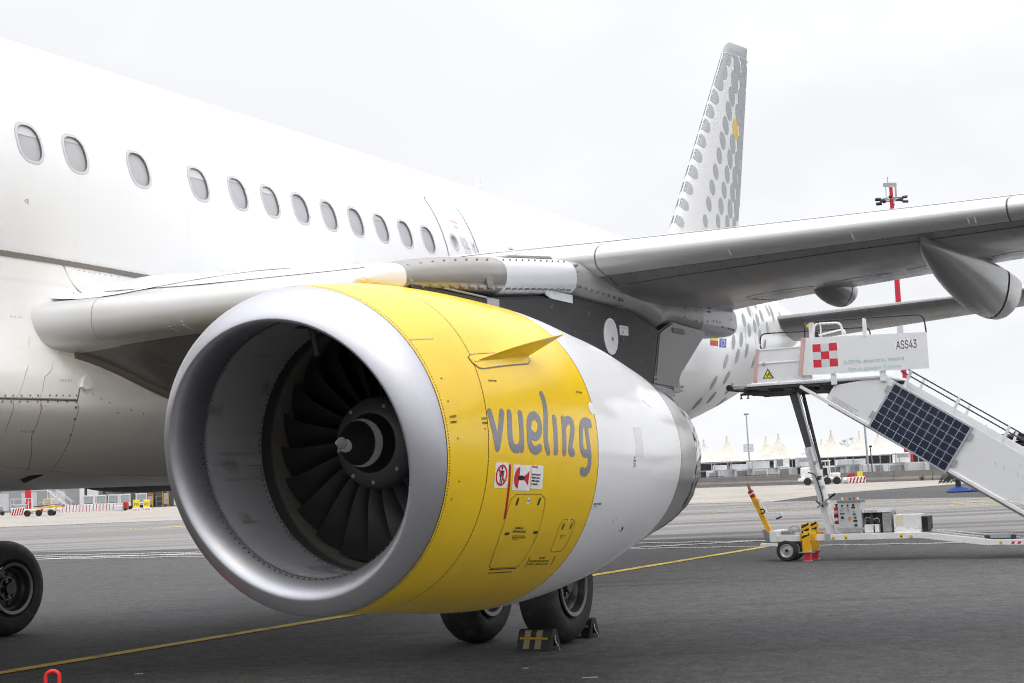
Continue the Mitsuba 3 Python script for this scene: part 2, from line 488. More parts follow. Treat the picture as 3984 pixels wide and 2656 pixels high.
# ------------------------------------------------------------------ airliner: fuselage
from scipy.interpolate import PchipInterpolator as PC
A = 'airliner__'
ZC, RF = 4.0579, 1.975
top_c = PC([-22, -21.6, -20.5, -18.5, -16, -13, 8, 14, 20, 24, 26.4], [4.0, 4.35, 4.85, 5.5, 5.93, 6.033, 6.033, 6.02, 5.9, 5.62, 5.35])
bot_c = PC([-22, -21.6, -20.5, -18.5, -15.5, -12, 9, 12, 15, 17.5, 20.3, 23, 26.4], [3.3, 2.95, 2.55, 2.1, 1.94, 1.925, 1.925, 2.02, 2.33, 2.72, 3.31, 4.02, 4.95])
half_c = PC([-22, -21.6, -20.5, -18.5, -16, -13, 9, 12, 15, 18, 21, 24, 26.4], [.25, .6, 1.1, 1.6, 1.9, 1.975, 1.975, 1.95, 1.83, 1.58, 1.2, .74, .22])


def fus(Y, th):
    """a point of the fuselage skin: station Y, angle th (degrees, 0 = port side, 90 = crown)"""
    Y, th = np.asarray(Y, float), np.radians(th)
    t, b, h = top_c(Y), bot_c(Y), half_c(Y)
    r_up = np.minimum(h, (t - b) / 2 * 0.98)
    zc = t - r_up
    s = np.sin(th)
    z = np.where(s >= 0, zc + r_up * s, zc + (zc - b) * s)
    return np.stack([h * np.cos(th), Y, z], -1)


def fus_n(Y, th, e=1e-3):
    a = fus(Y + e, th) - fus(Y - e, th)
    b = fus(Y, th + .05) - fus(Y, th - .05)
    n = np.cross(b, a)
    n /= np.linalg.norm(n, axis=-1, keepdims=True) + 1e-12
    out = fus(Y, th) - np.stack([0 * Y, Y, (top_c(Y) + bot_c(Y)) / 2], -1)
    return np.where((n * out).sum(-1, keepdims=True) < 0, -n, n)


WIN_T = [-7.24, -6.24, -5.24, -4.235, -3.237, -1.731, -.147, 1, 2, 3, 4, 5, 6, 7, 8, 12.35, 13.95, 14.95, 15.95, 16.95, 17.95, 18.95, 19.95]
WY = [0.5334 * t for t in WIN_T]
WTH = math.degrees(math.asin(0.5313 / RF))
DEG = 180 / math.pi / RF          # degrees per metre of girth
holes = [oval(y, WTH, 0.248, 0.325 * DEG) for y in WY]
groove = []                        # door outlines: narrow gaps right through the skin
door = Polygon([(4.70, 1), (4.70, 35.0), (4.74, 36.2), (5.44, 36.2), (5.52, 34.5), (5.54, 1)])
groove.append(door.exterior.buffer(0.0))
gap = LineString(list(door.exterior.coords)).buffer(0.011)
door_r = Polygon([(17.15, -9), (17.15, 24), (17.93, 24), (17.93, -9)]).buffer(0.08)
gap_r = LineString(list(door_r.exterior.coords)).buffer(0.012)
port_hole = Point(4.95, 17.6).buffer(0.088)
port_hole = affinity.scale(Point(0, 0).buffer(1, 12), 0.075, 0.085 * DEG)
port_hole = affinity.translate(port_hole, 4.95, 17.4)
skin = sbox(-22, -90, 26.4, 270).difference(union_all(holes + [gap, gap_r, port_hole]))
v2, f2 = cells(skin, 0.3, 5.0)
add_n(A + 'fuselage', fus(v2[:, 0], v2[:, 1]), f2, fus_n(v2[:, 0], v2[:, 1]), WHITE)


def on_fus(poly, off, key, m, du=0.3, dv=5.0, sink=0.0):
    """a thin patch lying on the fuselage skin, its rim turned down to the skin"""
    v, f = cells(poly, du, dv)
    n = fus_n(v[:, 0], v[:, 1])
    P = fus(v[:, 0], v[:, 1]) + off * n
    return add_n(key, P, f, n, m)


def wall(loop, d0, d1):
    """the side wall of a recess along a closed loop of (Y, th)"""
    L = np.asarray(loop)[:-1]
    n = fus_n(L[:, 0], L[:, 1])
    P = fus(L[:, 0], L[:, 1])
    return loft([P + d0 * n, P + d1 * n])


under = trimesh.util.concatenate([wall(g.exterior.coords, 0.0, -0.05) for g in (door.buffer(0.03), door_r.buffer(0.03))])
for gp in (gap, gap_r):
    vb, fb = cells(gp.buffer(0.04), 0.3, 5.0)
    add(A + 'fuselage__door_gap', trimesh.Trimesh(fus(vb[:, 0], vb[:, 1]) - 0.012 * fus_n(vb[:, 0], vb[:, 1]), fb, process=False), GREYP)
BL = [.28, .14, .0, .30, .10, .22, .0, .12, .0, .16, .0, .1] + [0] * 20
for iw, (y, h) in enumerate(zip(WY, holes)):
    w = nxt(A + 'cabin_window')
    out = oval(y, WTH, 0.290, 0.370 * DEG)
    v, f = cells(out.difference(h), 0.3, 5.0)
    n = fus_n(v[:, 0], v[:, 1])
    COUNT.pop(w + '__frame', None)
    add_n(w + '__frame', fus(v[:, 0], v[:, 1]) + 0.003 * n, f, n, FRAME)
    add(w + '__reveal', wall(h.exterior.coords, 0.004, -0.03), REVEAL, True)
    ol = oval(y, WTH, 0.297, 0.377 * DEG).difference(out)
    v, f = cells(ol, 0.3, 5.0)
    n = fus_n(v[:, 0], v[:, 1])
    add_n(w + '__outline', fus(v[:, 0], v[:, 1]) + 0.0025 * n, f, n, OUTL)
    v, f = cells(h.buffer(0.01), 0.3, 5.0)
    n = fus_n(v[:, 0], v[:, 1])
    add_n(w + '__pane', fus(v[:, 0], v[:, 1]) - 0.019 * n, f, n, SHADE)
    bi = iw - 3
    if 0 <= bi < 12 and BL[bi] > 0:
        x0, y0, x1, y1 = h.bounds
        v, f = cells(h.intersection(sbox(x0, y1 - (y1 - y0) * BL[bi], x1, y1)), 0.3, 5.0)
        n = fus_n(v[:, 0], v[:, 1])
        add_n(w + '__blind', fus(v[:, 0], v[:, 1]) - 0.016 * n, f, n, BLIND)
pw = A + 'exit_porthole'
v, f = cells(affinity.scale(port_hole, 1.45, 1.45).difference(port_hole), 0.3, 5.0)
n = fus_n(v[:, 0], v[:, 1]); add_n(pw + '__frame', fus(v[:, 0], v[:, 1]) + 0.003 * n, f, n, FRAME)
v, f = cells(port_hole.buffer(0.02), 0.3, 5.0)
n = fus_n(v[:, 0], v[:, 1]); add_n(pw + '__pane', fus(v[:, 0], v[:, 1]) - 0.03 * n, f, n, SHADE)
add(pw + '__reveal', wall(port_hole.exterior.coords, 0.004, -0.05), FRAME, True)

# blade aerial on the crown
add(A + 'blade_aerial', extr([(9.0, 6.0), (9.35, 6.0), (9.27, 6.42), (9.19, 6.42)], 0.03, 'x', -0.015), WHITEP)

# ------------------------------------------------------------------ belly fairing
fair_top = PC([-9.5, -8, -5, -2.66, 0.05, 4.0, 6.5, 8.0, 9.0], [-45, -28, -15.5, -11.9, -13.1, -16, -24, -38, -60])      # upper edge, degrees on the fuselage
fair_out = PC([-9.5, -8, -5, -2, 4, 7, 9.0], [0, .14, .45, .50, .46, .18, 0])
fair_bot = PC([-9.5, -8, -5, -2, 4, 7, 9.0], [1.94, 1.86, 1.78, 1.755, 1.755, 1.84, 1.94])
Ys = np.linspace(-9.5, 9.0, 75)


def fairing(Y, k):
    """k 0..1 from the upper port edge down to the keel line"""
    e = fair_top(Y)
    th = np.radians(e + (-90 - e) * k)
    base = fus(Y, np.degrees(th))
    o = fair_out(Y) * np.minimum(1, 3.2 * k) ** 0.8
    x = base[..., 0]
    hx = np.where(k < 0.999, (RF + o), RF)
    c, s = np.cos(th), np.sin(th)
    zb = fair_bot(Y)
    sq = 3.3
    w = np.clip(k * 6, 0, 1)
    X = (1 - w) * (RF + 0.012) * c + w * (RF + o) * np.sign(c) * np.abs(c) ** (2 / sq)
    Z = (1 - w) * (ZC + (RF + .165) * s) + w * (ZC - (ZC - zb) * np.abs(s) ** (2 / sq))
    return np.stack([X, Y + 0 * X, Z], -1)


ks = np.linspace(0, 1, 25)
R = []
for y in Ys:
    P = fairing(np.full(25, y), ks)
    Q = P[::-1][1:] * [-1, 1, 1]
    R.append(np.vstack([P, Q]))
add(A + 'belly_fairing', loft(np.array(R), close=False), BELLY, True)
# seal along the fairing's upper edge
kk = np.linspace(-8.6, 0.3, 60)
a, b = fus(kk, fair_top(kk) + 0.9), fus(kk, fair_top(kk) - 0.3)
nn = fus_n(kk, fair_top(kk))
add(A + 'belly_fairing__seal', loft(np.stack([a + .002 * nn, a + .014 * nn, b + .022 * nn, b + .002 * nn], 1)), SEAL, 30)
# panel joints on the fairing: raised sealant beads and gaps along real joint lines


def fair_line(pts, w=0.008, h=0.002, nseg=14):
    p = np.array(pts, float)
    t = np.linspace(0, len(p) - 1, nseg * (len(p) - 1) + 1)
    yk = np.stack([np.interp(t, np.arange(len(p)), p[:, i]) for i in (0, 1)], -1)
    P = np.array([fairing(np.array([y]), np.array([k]))[0] for y, k in yk])
    return tube(P, w, 6)


def k_at_z(y, z):
    k = np.linspace(0, 0.98, 200)
    P = fairing(np.full(200, y), k)
    return float(np.interp(-z, -P[:, 2], k))


BJ = [([(-1.9434, 0.0), (-1.9156, 0.0081), (-1.8626, 0.0229), (-1.7967, 0.0335), (-1.6855, 0.0443)], .006, SEAL),
      ([(-6, 0.283), (-2.875, 0.279), (-2.4672, 0.2766), (-2.0445, 0.2739)], .0105, SEAL), ([(-2.0445, 0.2739), (-2.0084, 0.2244)], .007, SEAL),
      ([(-2.0822, 0.1301), (-2.2582, 0.1549), (-2.391, 0.1938), (-2.46, 0.2729), (-2.3608, 0.4385), (-1.95, 0.66)], .0035, JOINT), ([(-2.3751, 0.0981), (-2.5786, 0.1752), (-2.6575, 0.2412), (-2.7418, 0.2927), (-2.6759, 0.4151)], .0025, JOINT),
      ([(-2.0446, 0.2766), (-1.9941, 0.3662), (-1.924, 0.4359), (-1.8365, 0.5214), (-1.6853, 0.6511)], .0028, JOINT), ([(-2.3564, 0.6137), (-1.8735, 0.6489), (-1.1336, 0.7055), (-0.5194, 0.7305), (1, 0.76)], .003, JOINT)]
for pts, w, m in BJ:
    add(A + 'belly_fairing__joint', fair_line(pts, w), m)


def fair_dot(y, k, r=0.008):
    P = fairing(np.array([y, y + .01, y]), np.array([k, k, k + .004]))
    n = np.cross(P[1] - P[0], P[2] - P[0]); n /= np.linalg.norm(n)
    if n[0] < 0: n = -n
    return cyl(P[0] - n * .003, P[0] + n * .003, r, 7)


# fasteners along the joints, one part
fs = [fair_dot(y, k, .0085) for y, k in [(-2.822, 0.2683), (-2.742, 0.2672), (-2.6538, 0.2658), (-2.5643, 0.2644), (-2.4805, 0.263), (-2.3525, 0.2608), (-2.2801, 0.2596), (-2.207, 0.2583), (-2.1329, 0.2571), (-2.0533, 0.2557), (-2.8482, 0.2925), (-2.762, 0.2914), (-2.6744, 0.2902), (-2.5924, 0.2889), (-2.4882, 0.2874), (-2.3749, 0.2856), (-2.2668, 0.2839), (-2.1641, 0.2823), (-2.0597, 0.2806)]]
fs += [fair_dot(y, k, .011) for y, k in [(-2.0583, 0.3041), (-2.0119, 0.3545), (-1.9358, 0.4292)]]
fs += [fair_dot(y, k, .006) for y, k in [(-1.8999, 0.0137), (-1.8471, 0.0226), (-1.8648, 0.0298), (-1.7751, 0.037), (-1.8248, 0.0419), (-1.9398, 0.0027), (-1.9094, 0.002), (-2.5723, 0.0076), (-2.4813, 0.0078), (-2.3962, 0.0078), (-2.3028, 0.0079), (-2.208, 0.008), (-2.1194, 0.008), (-2.0296, 0.008), (-1.7533, 0.0062), (-1.6903, 0.0062), (-1.6267, 0.0061), (-1.5626, 0.006), (-1.4979, 0.0059), (-1.4327, 0.0058), (-1.3502, 0.0057), (-1.2669, 0.0055), (-1.7663, 0.2638), (-1.6642, 0.2784), (-1.5469, 0.3194), (-1.3938, 0.3054), (-1.2228, 0.3193), (-1.8654, 0.2471)]]
add(A + 'belly_fairing__fastener', fs, RIVETM)
labels[A + 'belly_fairing__fastener'] = {'kind': 'stuff'}
for t_, y_, k_ in (('191 BT', -2.5917, 0.0973), ('191 CT', -2.2299, 0.206), ('191 CB', -2.527, 0.4202)):
    tm = meshkit.text_mesh(t_, .030, .0006)
    x, y, z = tm.vertices.T
    P = np.array([fairing(np.array([y_ + a]), np.array([k_ - b / 3.0]))[0] for a, b in zip(x, y)])
    tm.vertices = P + (z + .002)[:, None] * np.array([.9, 0, -.2])
    add(A + 'belly_fairing__stencil', tm, GREYP, False)
# air outlet and pods under the belly
P = np.array([fairing(np.array([a]), np.array([b]))[0] for a, b in [(-1.7877, 0.7471), (-1.7955, 0.7062), (-1.6628, 0.698), (-1.621, 0.7894)]])
add(A + 'belly_fairing__air_outlet', loft(np.array([P + [.004, 0, -.006], P + [-.03, 0, .05]]), caps=True), BLACK)
pod = trimesh.creation.icosphere(3); pod.apply_scale([0.42, 1.05, 0.10]); pod.apply_translation([-0.9, 2.45, 1.79])
add(A + 'belly_pod', pod, MIDGREY, True)
pod = trimesh.creation.icosphere(3); pod.apply_scale([0.45, 1.0, 0.12]); pod.apply_translation([-1.2, 4.1, 1.79])
add(A + 'belly_pod', pod, MIDGREY, True)

# ------------------------------------------------------------------ wings
TANLE, LEA = 0.52, -3.4


def airfoil(n=40):
    """upper surface from trailing edge to nose, then lower surface: (c, z) for unit chord, thickness 1"""
    b = np.linspace(0, np.pi, n)
    c = (1 + np.cos(b)) / 2
    t = 5 * (0.2969 * np.sqrt(c) * 1.12 - 0.1260 * c - 0.3516 * c ** 2 + 0.2843 * c ** 3 - 0.1036 * c ** 4 - 0.0356 * c * 0.93)
    return c, t


W_X = np.array([1.2, 2.0, 3.0, 4.0, 6.0, 7.5, 9.0, 12.0, 17.0])
le_y = lambda X: LEA + TANLE * X
le_z = PC(W_X, [2.98, 3.06, 3.15, 3.235, 3.42, 3.555, 3.695, 3.98, 4.45])
te_y = PC(W_X, [3.85, 3.85, 3.85, 3.85, 3.83, 4.15, 4.55, 5.35, 6.95])
te_z = PC(W_X, [2.72, 2.80, 2.95, 3.08, 3.37, 3.54, 3.70, 3.98, 4.47])
nose_k = lambda X: 0.22 + np.clip((5.2 - X) / 2.4, 0, 1) * 0.26
thk = PC(W_X, [.205, .197, .172, .150, .122, .118, .114, .110, .105])


def wing_pt(X, c, side):
    """side +1 upper, -1 lower; c chord fraction"""
    X, c = np.broadcast_arrays(np.asarray(X, float), np.asarray(c, float))
    ch = te_y(X) - le_y(X)
    t = 5 * (0.2969 * np.sqrt(c) * 1.12 - 0.1260 * c - 0.3516 * c ** 2 + 0.2843 * c ** 3 - 0.1036 * c ** 4 - 0.0333 * c)
    t = np.maximum(t, 0.0) * (1 - nose_k(X) * (c / .07) * np.exp(1 - c / .07))
    zc = le_z(X) + (te_z(X) - le_z(X)) * c
    camber = 0.012 * np.sin(np.pi * c)
    return np.stack([X, le_y(X) + ch * c, zc + ch * (camber + side * thk(X) * t * (1.0 if True else 1))], -1)


def wing_piece(x0, x1, cu, cl, nx=12, nc=26, mirror=False, cap=True, inset=0.0):
    """a spanwise piece whose skin runs from chord fraction cu on top round the nose to cl below (or, given as (a, b) pairs, a box)"""
    xs = np.linspace(x0, x1, nx)
    R = []
    for x in xs:
        if isinstance(cu, tuple):
            a = np.linspace(cu[1], cu[0], nc)
            b = np.linspace(cl[0], cl[1], nc)
            P = np.vstack([wing_pt(x, a, 1), wing_pt(x, b, -1)])
        else:
            a = cu * np.linspace(1, 0, nc) ** 2
            b = cl * np.linspace(0, 1, nc)[1:] ** 2
            P = np.vstack([wing_pt(x, a, 1), wing_pt(x, b, -1)])
        if inset:
            m = P.mean(0)
            P = P + (m - P) * [0, inset, inset * 2.2]
        R.append(P)
    R = np.array(R)
    if mirror: R = R * [-1, 1, 1]
    return loft(R, caps=cap)


def wing(sgn):
    W = A + ('wing' if sgn > 0 else 'wing_001')
    mir = sgn < 0
    add(W + '__torsion_box', wing_piece(1.2, 16.9, (0.122, 0.72), (0.058, 0.70), nx=40, mirror=mir), WING, 40)
    xs = np.linspace(1.5, 16.8, 40)
    R = np.array([[wing_pt(x, c, 1) + [0, 0, .004] for c in np.linspace(.124, .722, 20)] for x in xs])
    add(W + '__upper_skin', loft(R * [-1, 1, 1] if mir else R, close=False), UPPER, True)
    add(W + '__dark_gap_filler', wing_piece(2.5, 16.8, (0.05, 0.95), (0.05, 0.95), nx=24, mirror=mir, inset=0.06), DARK, 40)  # dark body added inside so the gaps between wing parts look shaded
    for x0, x1 in ((2.425, 5.42), (6.05, 9.035), (9.05, 12.0), (12.015, 14.5), (14.515, 16.9)):
        add(W + '__slat', wing_piece(x0, x1, 0.118, 0.055, nx=16, mirror=mir), SLAT, 40)
    add(W + '__fixed_leading_edge', wing_piece(5.432, 6.04, 0.118, 0.055, nx=8, mirror=mir), SLAT, 40)
    for x0, x1 in ((1.6, 6.38), (6.42, 12.5)):
        add(W + '__flap', wing_piece(x0, x1, (0.728, 1.0), (0.708, 1.0), nx=20, mirror=mir), WING, 40)
    add(W + '__aileron', wing_piece(12.54, 16.9, (0.728, 1.0), (0.708, 1.0), nx=12, mirror=mir), WING, 40)
    add(W + '__tip_fence', extr([(5.5, 4.1), (6.5, 4.0), (7.6, 4.9), (7.3, 5.3), (6.5, 4.6)], 0.05, 'x', sgn * 16.9), WHITEP)
    return W


WP = wing(1)
WS = wing(-1)


def strip_on_wing(xc, w, off, side=-1, n=30):
    """a thin band along a path of (X, c) on the wing's skin"""
    xc = np.array(xc, float)
    t = np.linspace(0, len(xc) - 1, n)
    p = np.stack([np.interp(t, np.arange(len(xc)), xc[:, i]) for i in (0, 1)], -1)
    P = wing_pt(p[:, 0], p[:, 1], side)
    return tube(P + [0, 0, off * side], w, 6)


# wavy tank joint, ribs and access covers under the port wing
add(WP + '__skin_joint', strip_on_wing([(6.1, .125), (6.8, .118), (7.6, .108), (8.4, .114), (9.2, .110)], 0.0045, 0.000, n=60), LINE)
add(WP + '__skin_joint', strip_on_wing([(2.65, .20), (3.0, .155), (3.6, .15), (4.4, .12), (5.3, .12)], 0.0055, 0.0, n=60), LINE)
add(WP + '__skin_joint', strip_on_wing([(6.06, .05), (6.02, .125)], 0.004, 0.0), LINE)
add(WP + '__skin_joint', strip_on_wing([(2.35, .09), (2.55, .17)], 0.0035, 0.0), SEAL)
add(WP + '__skin_joint', strip_on_wing([(3.6, .06), (3.62, .14)], 0.0035, 0.0), LINE)
for X, c, rx, ry in ((6.75, .62, .30, .16), (7.45, .60, .30, .15), (8.2, .58, .30, .15), (8.9, .6, .28, .15)):
    t = np.linspace(0, 2 * np.pi, 41)
    ch = te_y(X) - le_y(X)
    P = wing_pt(X + rx * np.cos(t), c + ry * np.sin(t) / ch, -1)
    add(WP + '__access_cover', [tube(P, 0.004, 6), loft(np.stack([P - [0, 0, .003], 0.999 * P + .001 * P.mean(0) - [0, 0, .002], P * .03 + P.mean(0) * .97 - [0, 0, .002]]))], WING, 30)
fs = []
for x in np.arange(6.2, 9.3, .16):
    for c in (.068, .10):
        P = wing_pt(x, c + .004 * math.sin(9 * x), -1); fs.append(cyl(P - [0, 0, .002], P + [0, 0, .004], .009, 6))
for x in np.arange(2.7, 5.3, .14):
    P = wing_pt(x, .065, -1); fs.append(cyl(P - [0, 0, .002], P + [0, 0, .004], .010, 6))
    P = wing_pt(x, .135 - .01 * (x - 3), -1)
    if rng.random() < .6: fs.append(cyl(P - [0, 0, .002], P + [0, 0, .004], .009, 6))
for x in np.arange(2.5, 3.1, .07):
    for c in (.21, .225):
        if rng.random() < .7:
            P = wing_pt(x, c, -1); fs.append(cyl(P - [0, 0, .002], P + [0, 0, .004], .012, 6))
add(WP + '__fastener', fs, RIVET)
labels[WP + '__fastener'] = {'kind': 'stuff'}
fs = []
for x in (2.95, 3.05, 4.35, 4.42, 7.0, 7.9, 8.75, 8.8):
    for c in np.linspace(.006, .03, 6):
        P = wing_pt(x, c, -1); fs.append(trimesh.creation.icosphere(1, .006).apply_translation(P))
add(WP + '__drain_hole', fs, RIVETL)
labels[WP + '__drain_hole'] = {'kind': 'stuff'}

# root: nose fairing bulb and the seal round the lower wing-body joint
add(A + 'wing_root_fairing__nose_bulb', wing_piece(1.5, 2.4205, 0.118, 0.058, nx=12), SLAT, 40)
cc = np.linspace(.055, .97, 60)
P = []
for c_ in cc:
    X_ = 2.2
    for _ in range(12):
        w_ = wing_pt(X_, c_, -1)
        X_ = float(fairing(np.array([w_[1]]), np.array([k_at_z(w_[1], w_[2])]))[0, 0])
    P.append(wing_pt(X_ + .012, c_, -1) + [0, 0, -.012])
add(A + 'wing_root_fairing__seal', tube(np.array(P), .034, 10), SEAL, 40)
fil = []
for c_ in np.linspace(.03, .95, 50):
    t_ = float(np.clip((c_ - .03) / .25, 0, 1)); t_ = t_ * t_ * (3 - 2 * t_)
    e_ = wing_pt(2.16 + .9 * t_, c_, 1)
    k0 = k_at_z(e_[1], wing_pt(2.1, c_, 1)[2] + .04) * (1 - t_)
    s_ = fairing(np.array([e_[1]]), np.array([k0]))[0]
    m_ = np.array([s_[0] + .06 * (1 - t_) + .10 * t_, e_[1], wing_pt(2.1, c_, 1)[2] + .03])
    fil.append([(1 - t) ** 2 * s_ + 2 * t * (1 - t) * m_ + t * t * (e_ + [0, 0, .010]) for t in np.linspace(0, 1, 18)])
add(A + 'wing_root_fairing__upper_fillet', loft(np.array(fil), close=False), BELLY, True)
P = np.array([fairing(np.array([a]), np.array([b]))[0] for a, b in [(-2.0054, 0.2244), (-1.9671, 0.1874), (-1.92175, 0.1774), (-1.8764, 0.2071), (-1.8906, 0.2246), (-1.9623, 0.2336)]])
nb = np.cross(P[1] - P[0], P[3] - P[0]); nb /= np.linalg.norm(nb)
if nb[0] < 0: nb = -nb
add(A + 'wing_root_fairing__bracket', loft(np.array([P - nb * .01, P + nb * .03]), caps=True), BELLY, 20)

# flap track fairings


def canoe(x, y0, y1, z0, z1, w, d, mirror=False, ny=36):
    """a boat-shaped fairing under the wing from y0 (pointed) to y1, top line z0 to z1"""
    R = []
    for t in np.linspace(0, 1, ny):
        y = y0 + (y1 - y0) * t
        s = (math.sin(min(t / .62, 1) * math.pi / 2) ** .62) * (1 - max(0, (t - .62) / .38) ** 2.2 * .22)
        ww, dd = w * s, d * (math.sin(min(t / .72, 1) * math.pi / 2) ** .8) * (1 - max(0, (t - .72) / .28) ** 2.4 * .30)
        zt = z0 + (z1 - z0) * t
        a = np.linspace(0, 2 * np.pi, 29)[:-1]
        cx, sz = np.cos(a), np.sin(a)
        X = x + ww * np.sign(cx) * np.abs(cx) ** .95
        Z = zt + np.where(sz > 0, .10 * sz, dd * np.sign(sz) * np.abs(sz) ** 1.15)
        R.append(np.stack([X, np.full_like(X, y), Z], -1))
    R = np.array(R)
    if mirror: R = R * [-1, 1, 1]
    return R


for sgn, Wk in ((1, WP), (-1, WS)):
    for x, y0, y1, z0, z1, w, d in ((8.36, 1.20, 5.5, 3.46, 3.52, .225, .43), (6.95, 2.95, 4.25, 3.44, 3.47, .15, .18), (13.0, 3.2, 6.8, 4.0, 4.05, .2, .34)):
        R = canoe(x, y0, y1, z0, z1, w, d, sgn < 0)
        i = 25
        key = nxt(Wk + '__flap_track_fairing')
        add(Wk + '__flap_fairing_nose', loft(R[:i + 1], caps=True), WING, 50)
        add(Wk + '__flap_fairing_tail', loft(R[i + 1:], caps=True), WING, 50)
# ------------------------------------------------------------------ engines
# nacelle stations: ring centre y, z, radius, tilt, squareness
NST = np.array([(-4.01, 1.878, .973, -.100, 0), (-3.5847, 1.9019, 1.0145, .0256, .0305), (-2.1372, 1.842, 1.0745, .0414, .0145), (-1.035, 1.8097, .9976, .0451, .0031), (.0672, 1.809, .8295, .0488, -.0083), (1.059, 1.7846, .6406, .0488, 0)])
NF = PC(NST[:, 0], NST)
XE = 5.75


def ring(y, z, r, th, m=0.0, n=120, x=XE):
    a = np.arange(n) * 2 * np.pi / n
    rr = r * (1 + m * (1 - np.cos(4 * a)) / 2)
    return np.stack([x + rr * np.cos(a), y + rr * np.sin(a) * math.sin(th), z + rr * np.sin(a) * math.cos(th)], -1)


def nac(s, a, off=0.0):
    """a point of the cowl: station s (ring centre y), angle a (0 = port, pi/2 = up)"""
    q = NF(s)
    rr = q[..., 2] * (1 + q[..., 4] * (1 - np.cos(4 * a)) / 2) + off
    return np.stack([XE + rr * np.cos(a), q[..., 0] + rr * np.sin(a) * np.sin(q[..., 3]), q[..., 1] + rr * np.sin(a) * np.cos(q[..., 3])], -1)


def nac_rings(s0, s1, k, off=0.0, n=120):
    a = np.arange(n) * 2 * np.pi / n
    return np.array([nac(np.full(n, s), a, off) for s in np.linspace(s0, s1, k)])


LIPP = (-4.1906, .8342, 1.8199, -.225)      # highlight ring: y, r, z, tilt
YT, RT, ZT, TT = -3.96, .772, 1.895, -.10   # throat


def skin_mesh(R, mirror):
    R = np.asarray(R)
    if mirror: R = R * [-1, 1, 1]
    return loft(R)


def blade_mesh(phi, n_r=10, n_c=6):
    """one twisted fan blade, root to tip"""
    out = []
    for r in np.linspace(.265, .772, n_r):
        t = (r - .265) / .507
        st = math.radians(22 + 40 * t)
        ch = .20 + .12 * t
        lean = .10 * math.sin(t * 2.2) - .05
        sweep = -.03 * math.sin(math.pi * t) + .02 * t
        c = np.linspace(-.5, .5, n_c)
        th = .011 * (1 - t) + .004
        cam = .018 * (1 - 4 * c ** 2)
        tang = ch * c * math.sin(st) + cam * math.cos(st)
        ax = ch * c * math.cos(st) - cam * math.sin(st)
        prof = []
        for sgn2 in (1, -1):
            w = sgn2 * th * np.sqrt(np.maximum(1 - 4 * c ** 2, 0)) * .5
            tt, aa = tang + w * math.cos(st), ax - w * math.sin(st)
            seg = np.stack([tt, aa], -1)
            prof.append(seg if sgn2 > 0 else seg[::-1][1:-1])
        prof = np.vstack(prof)
        ang = phi + lean + prof[:, 0] / r * BDIR
        out.append(np.stack([r * np.cos(ang), -3.10 + sweep + prof[:, 1], r * np.sin(ang)], -1))
    return loft(np.array(out), caps=True)


BDIR = 1.0
ZF = 1.93


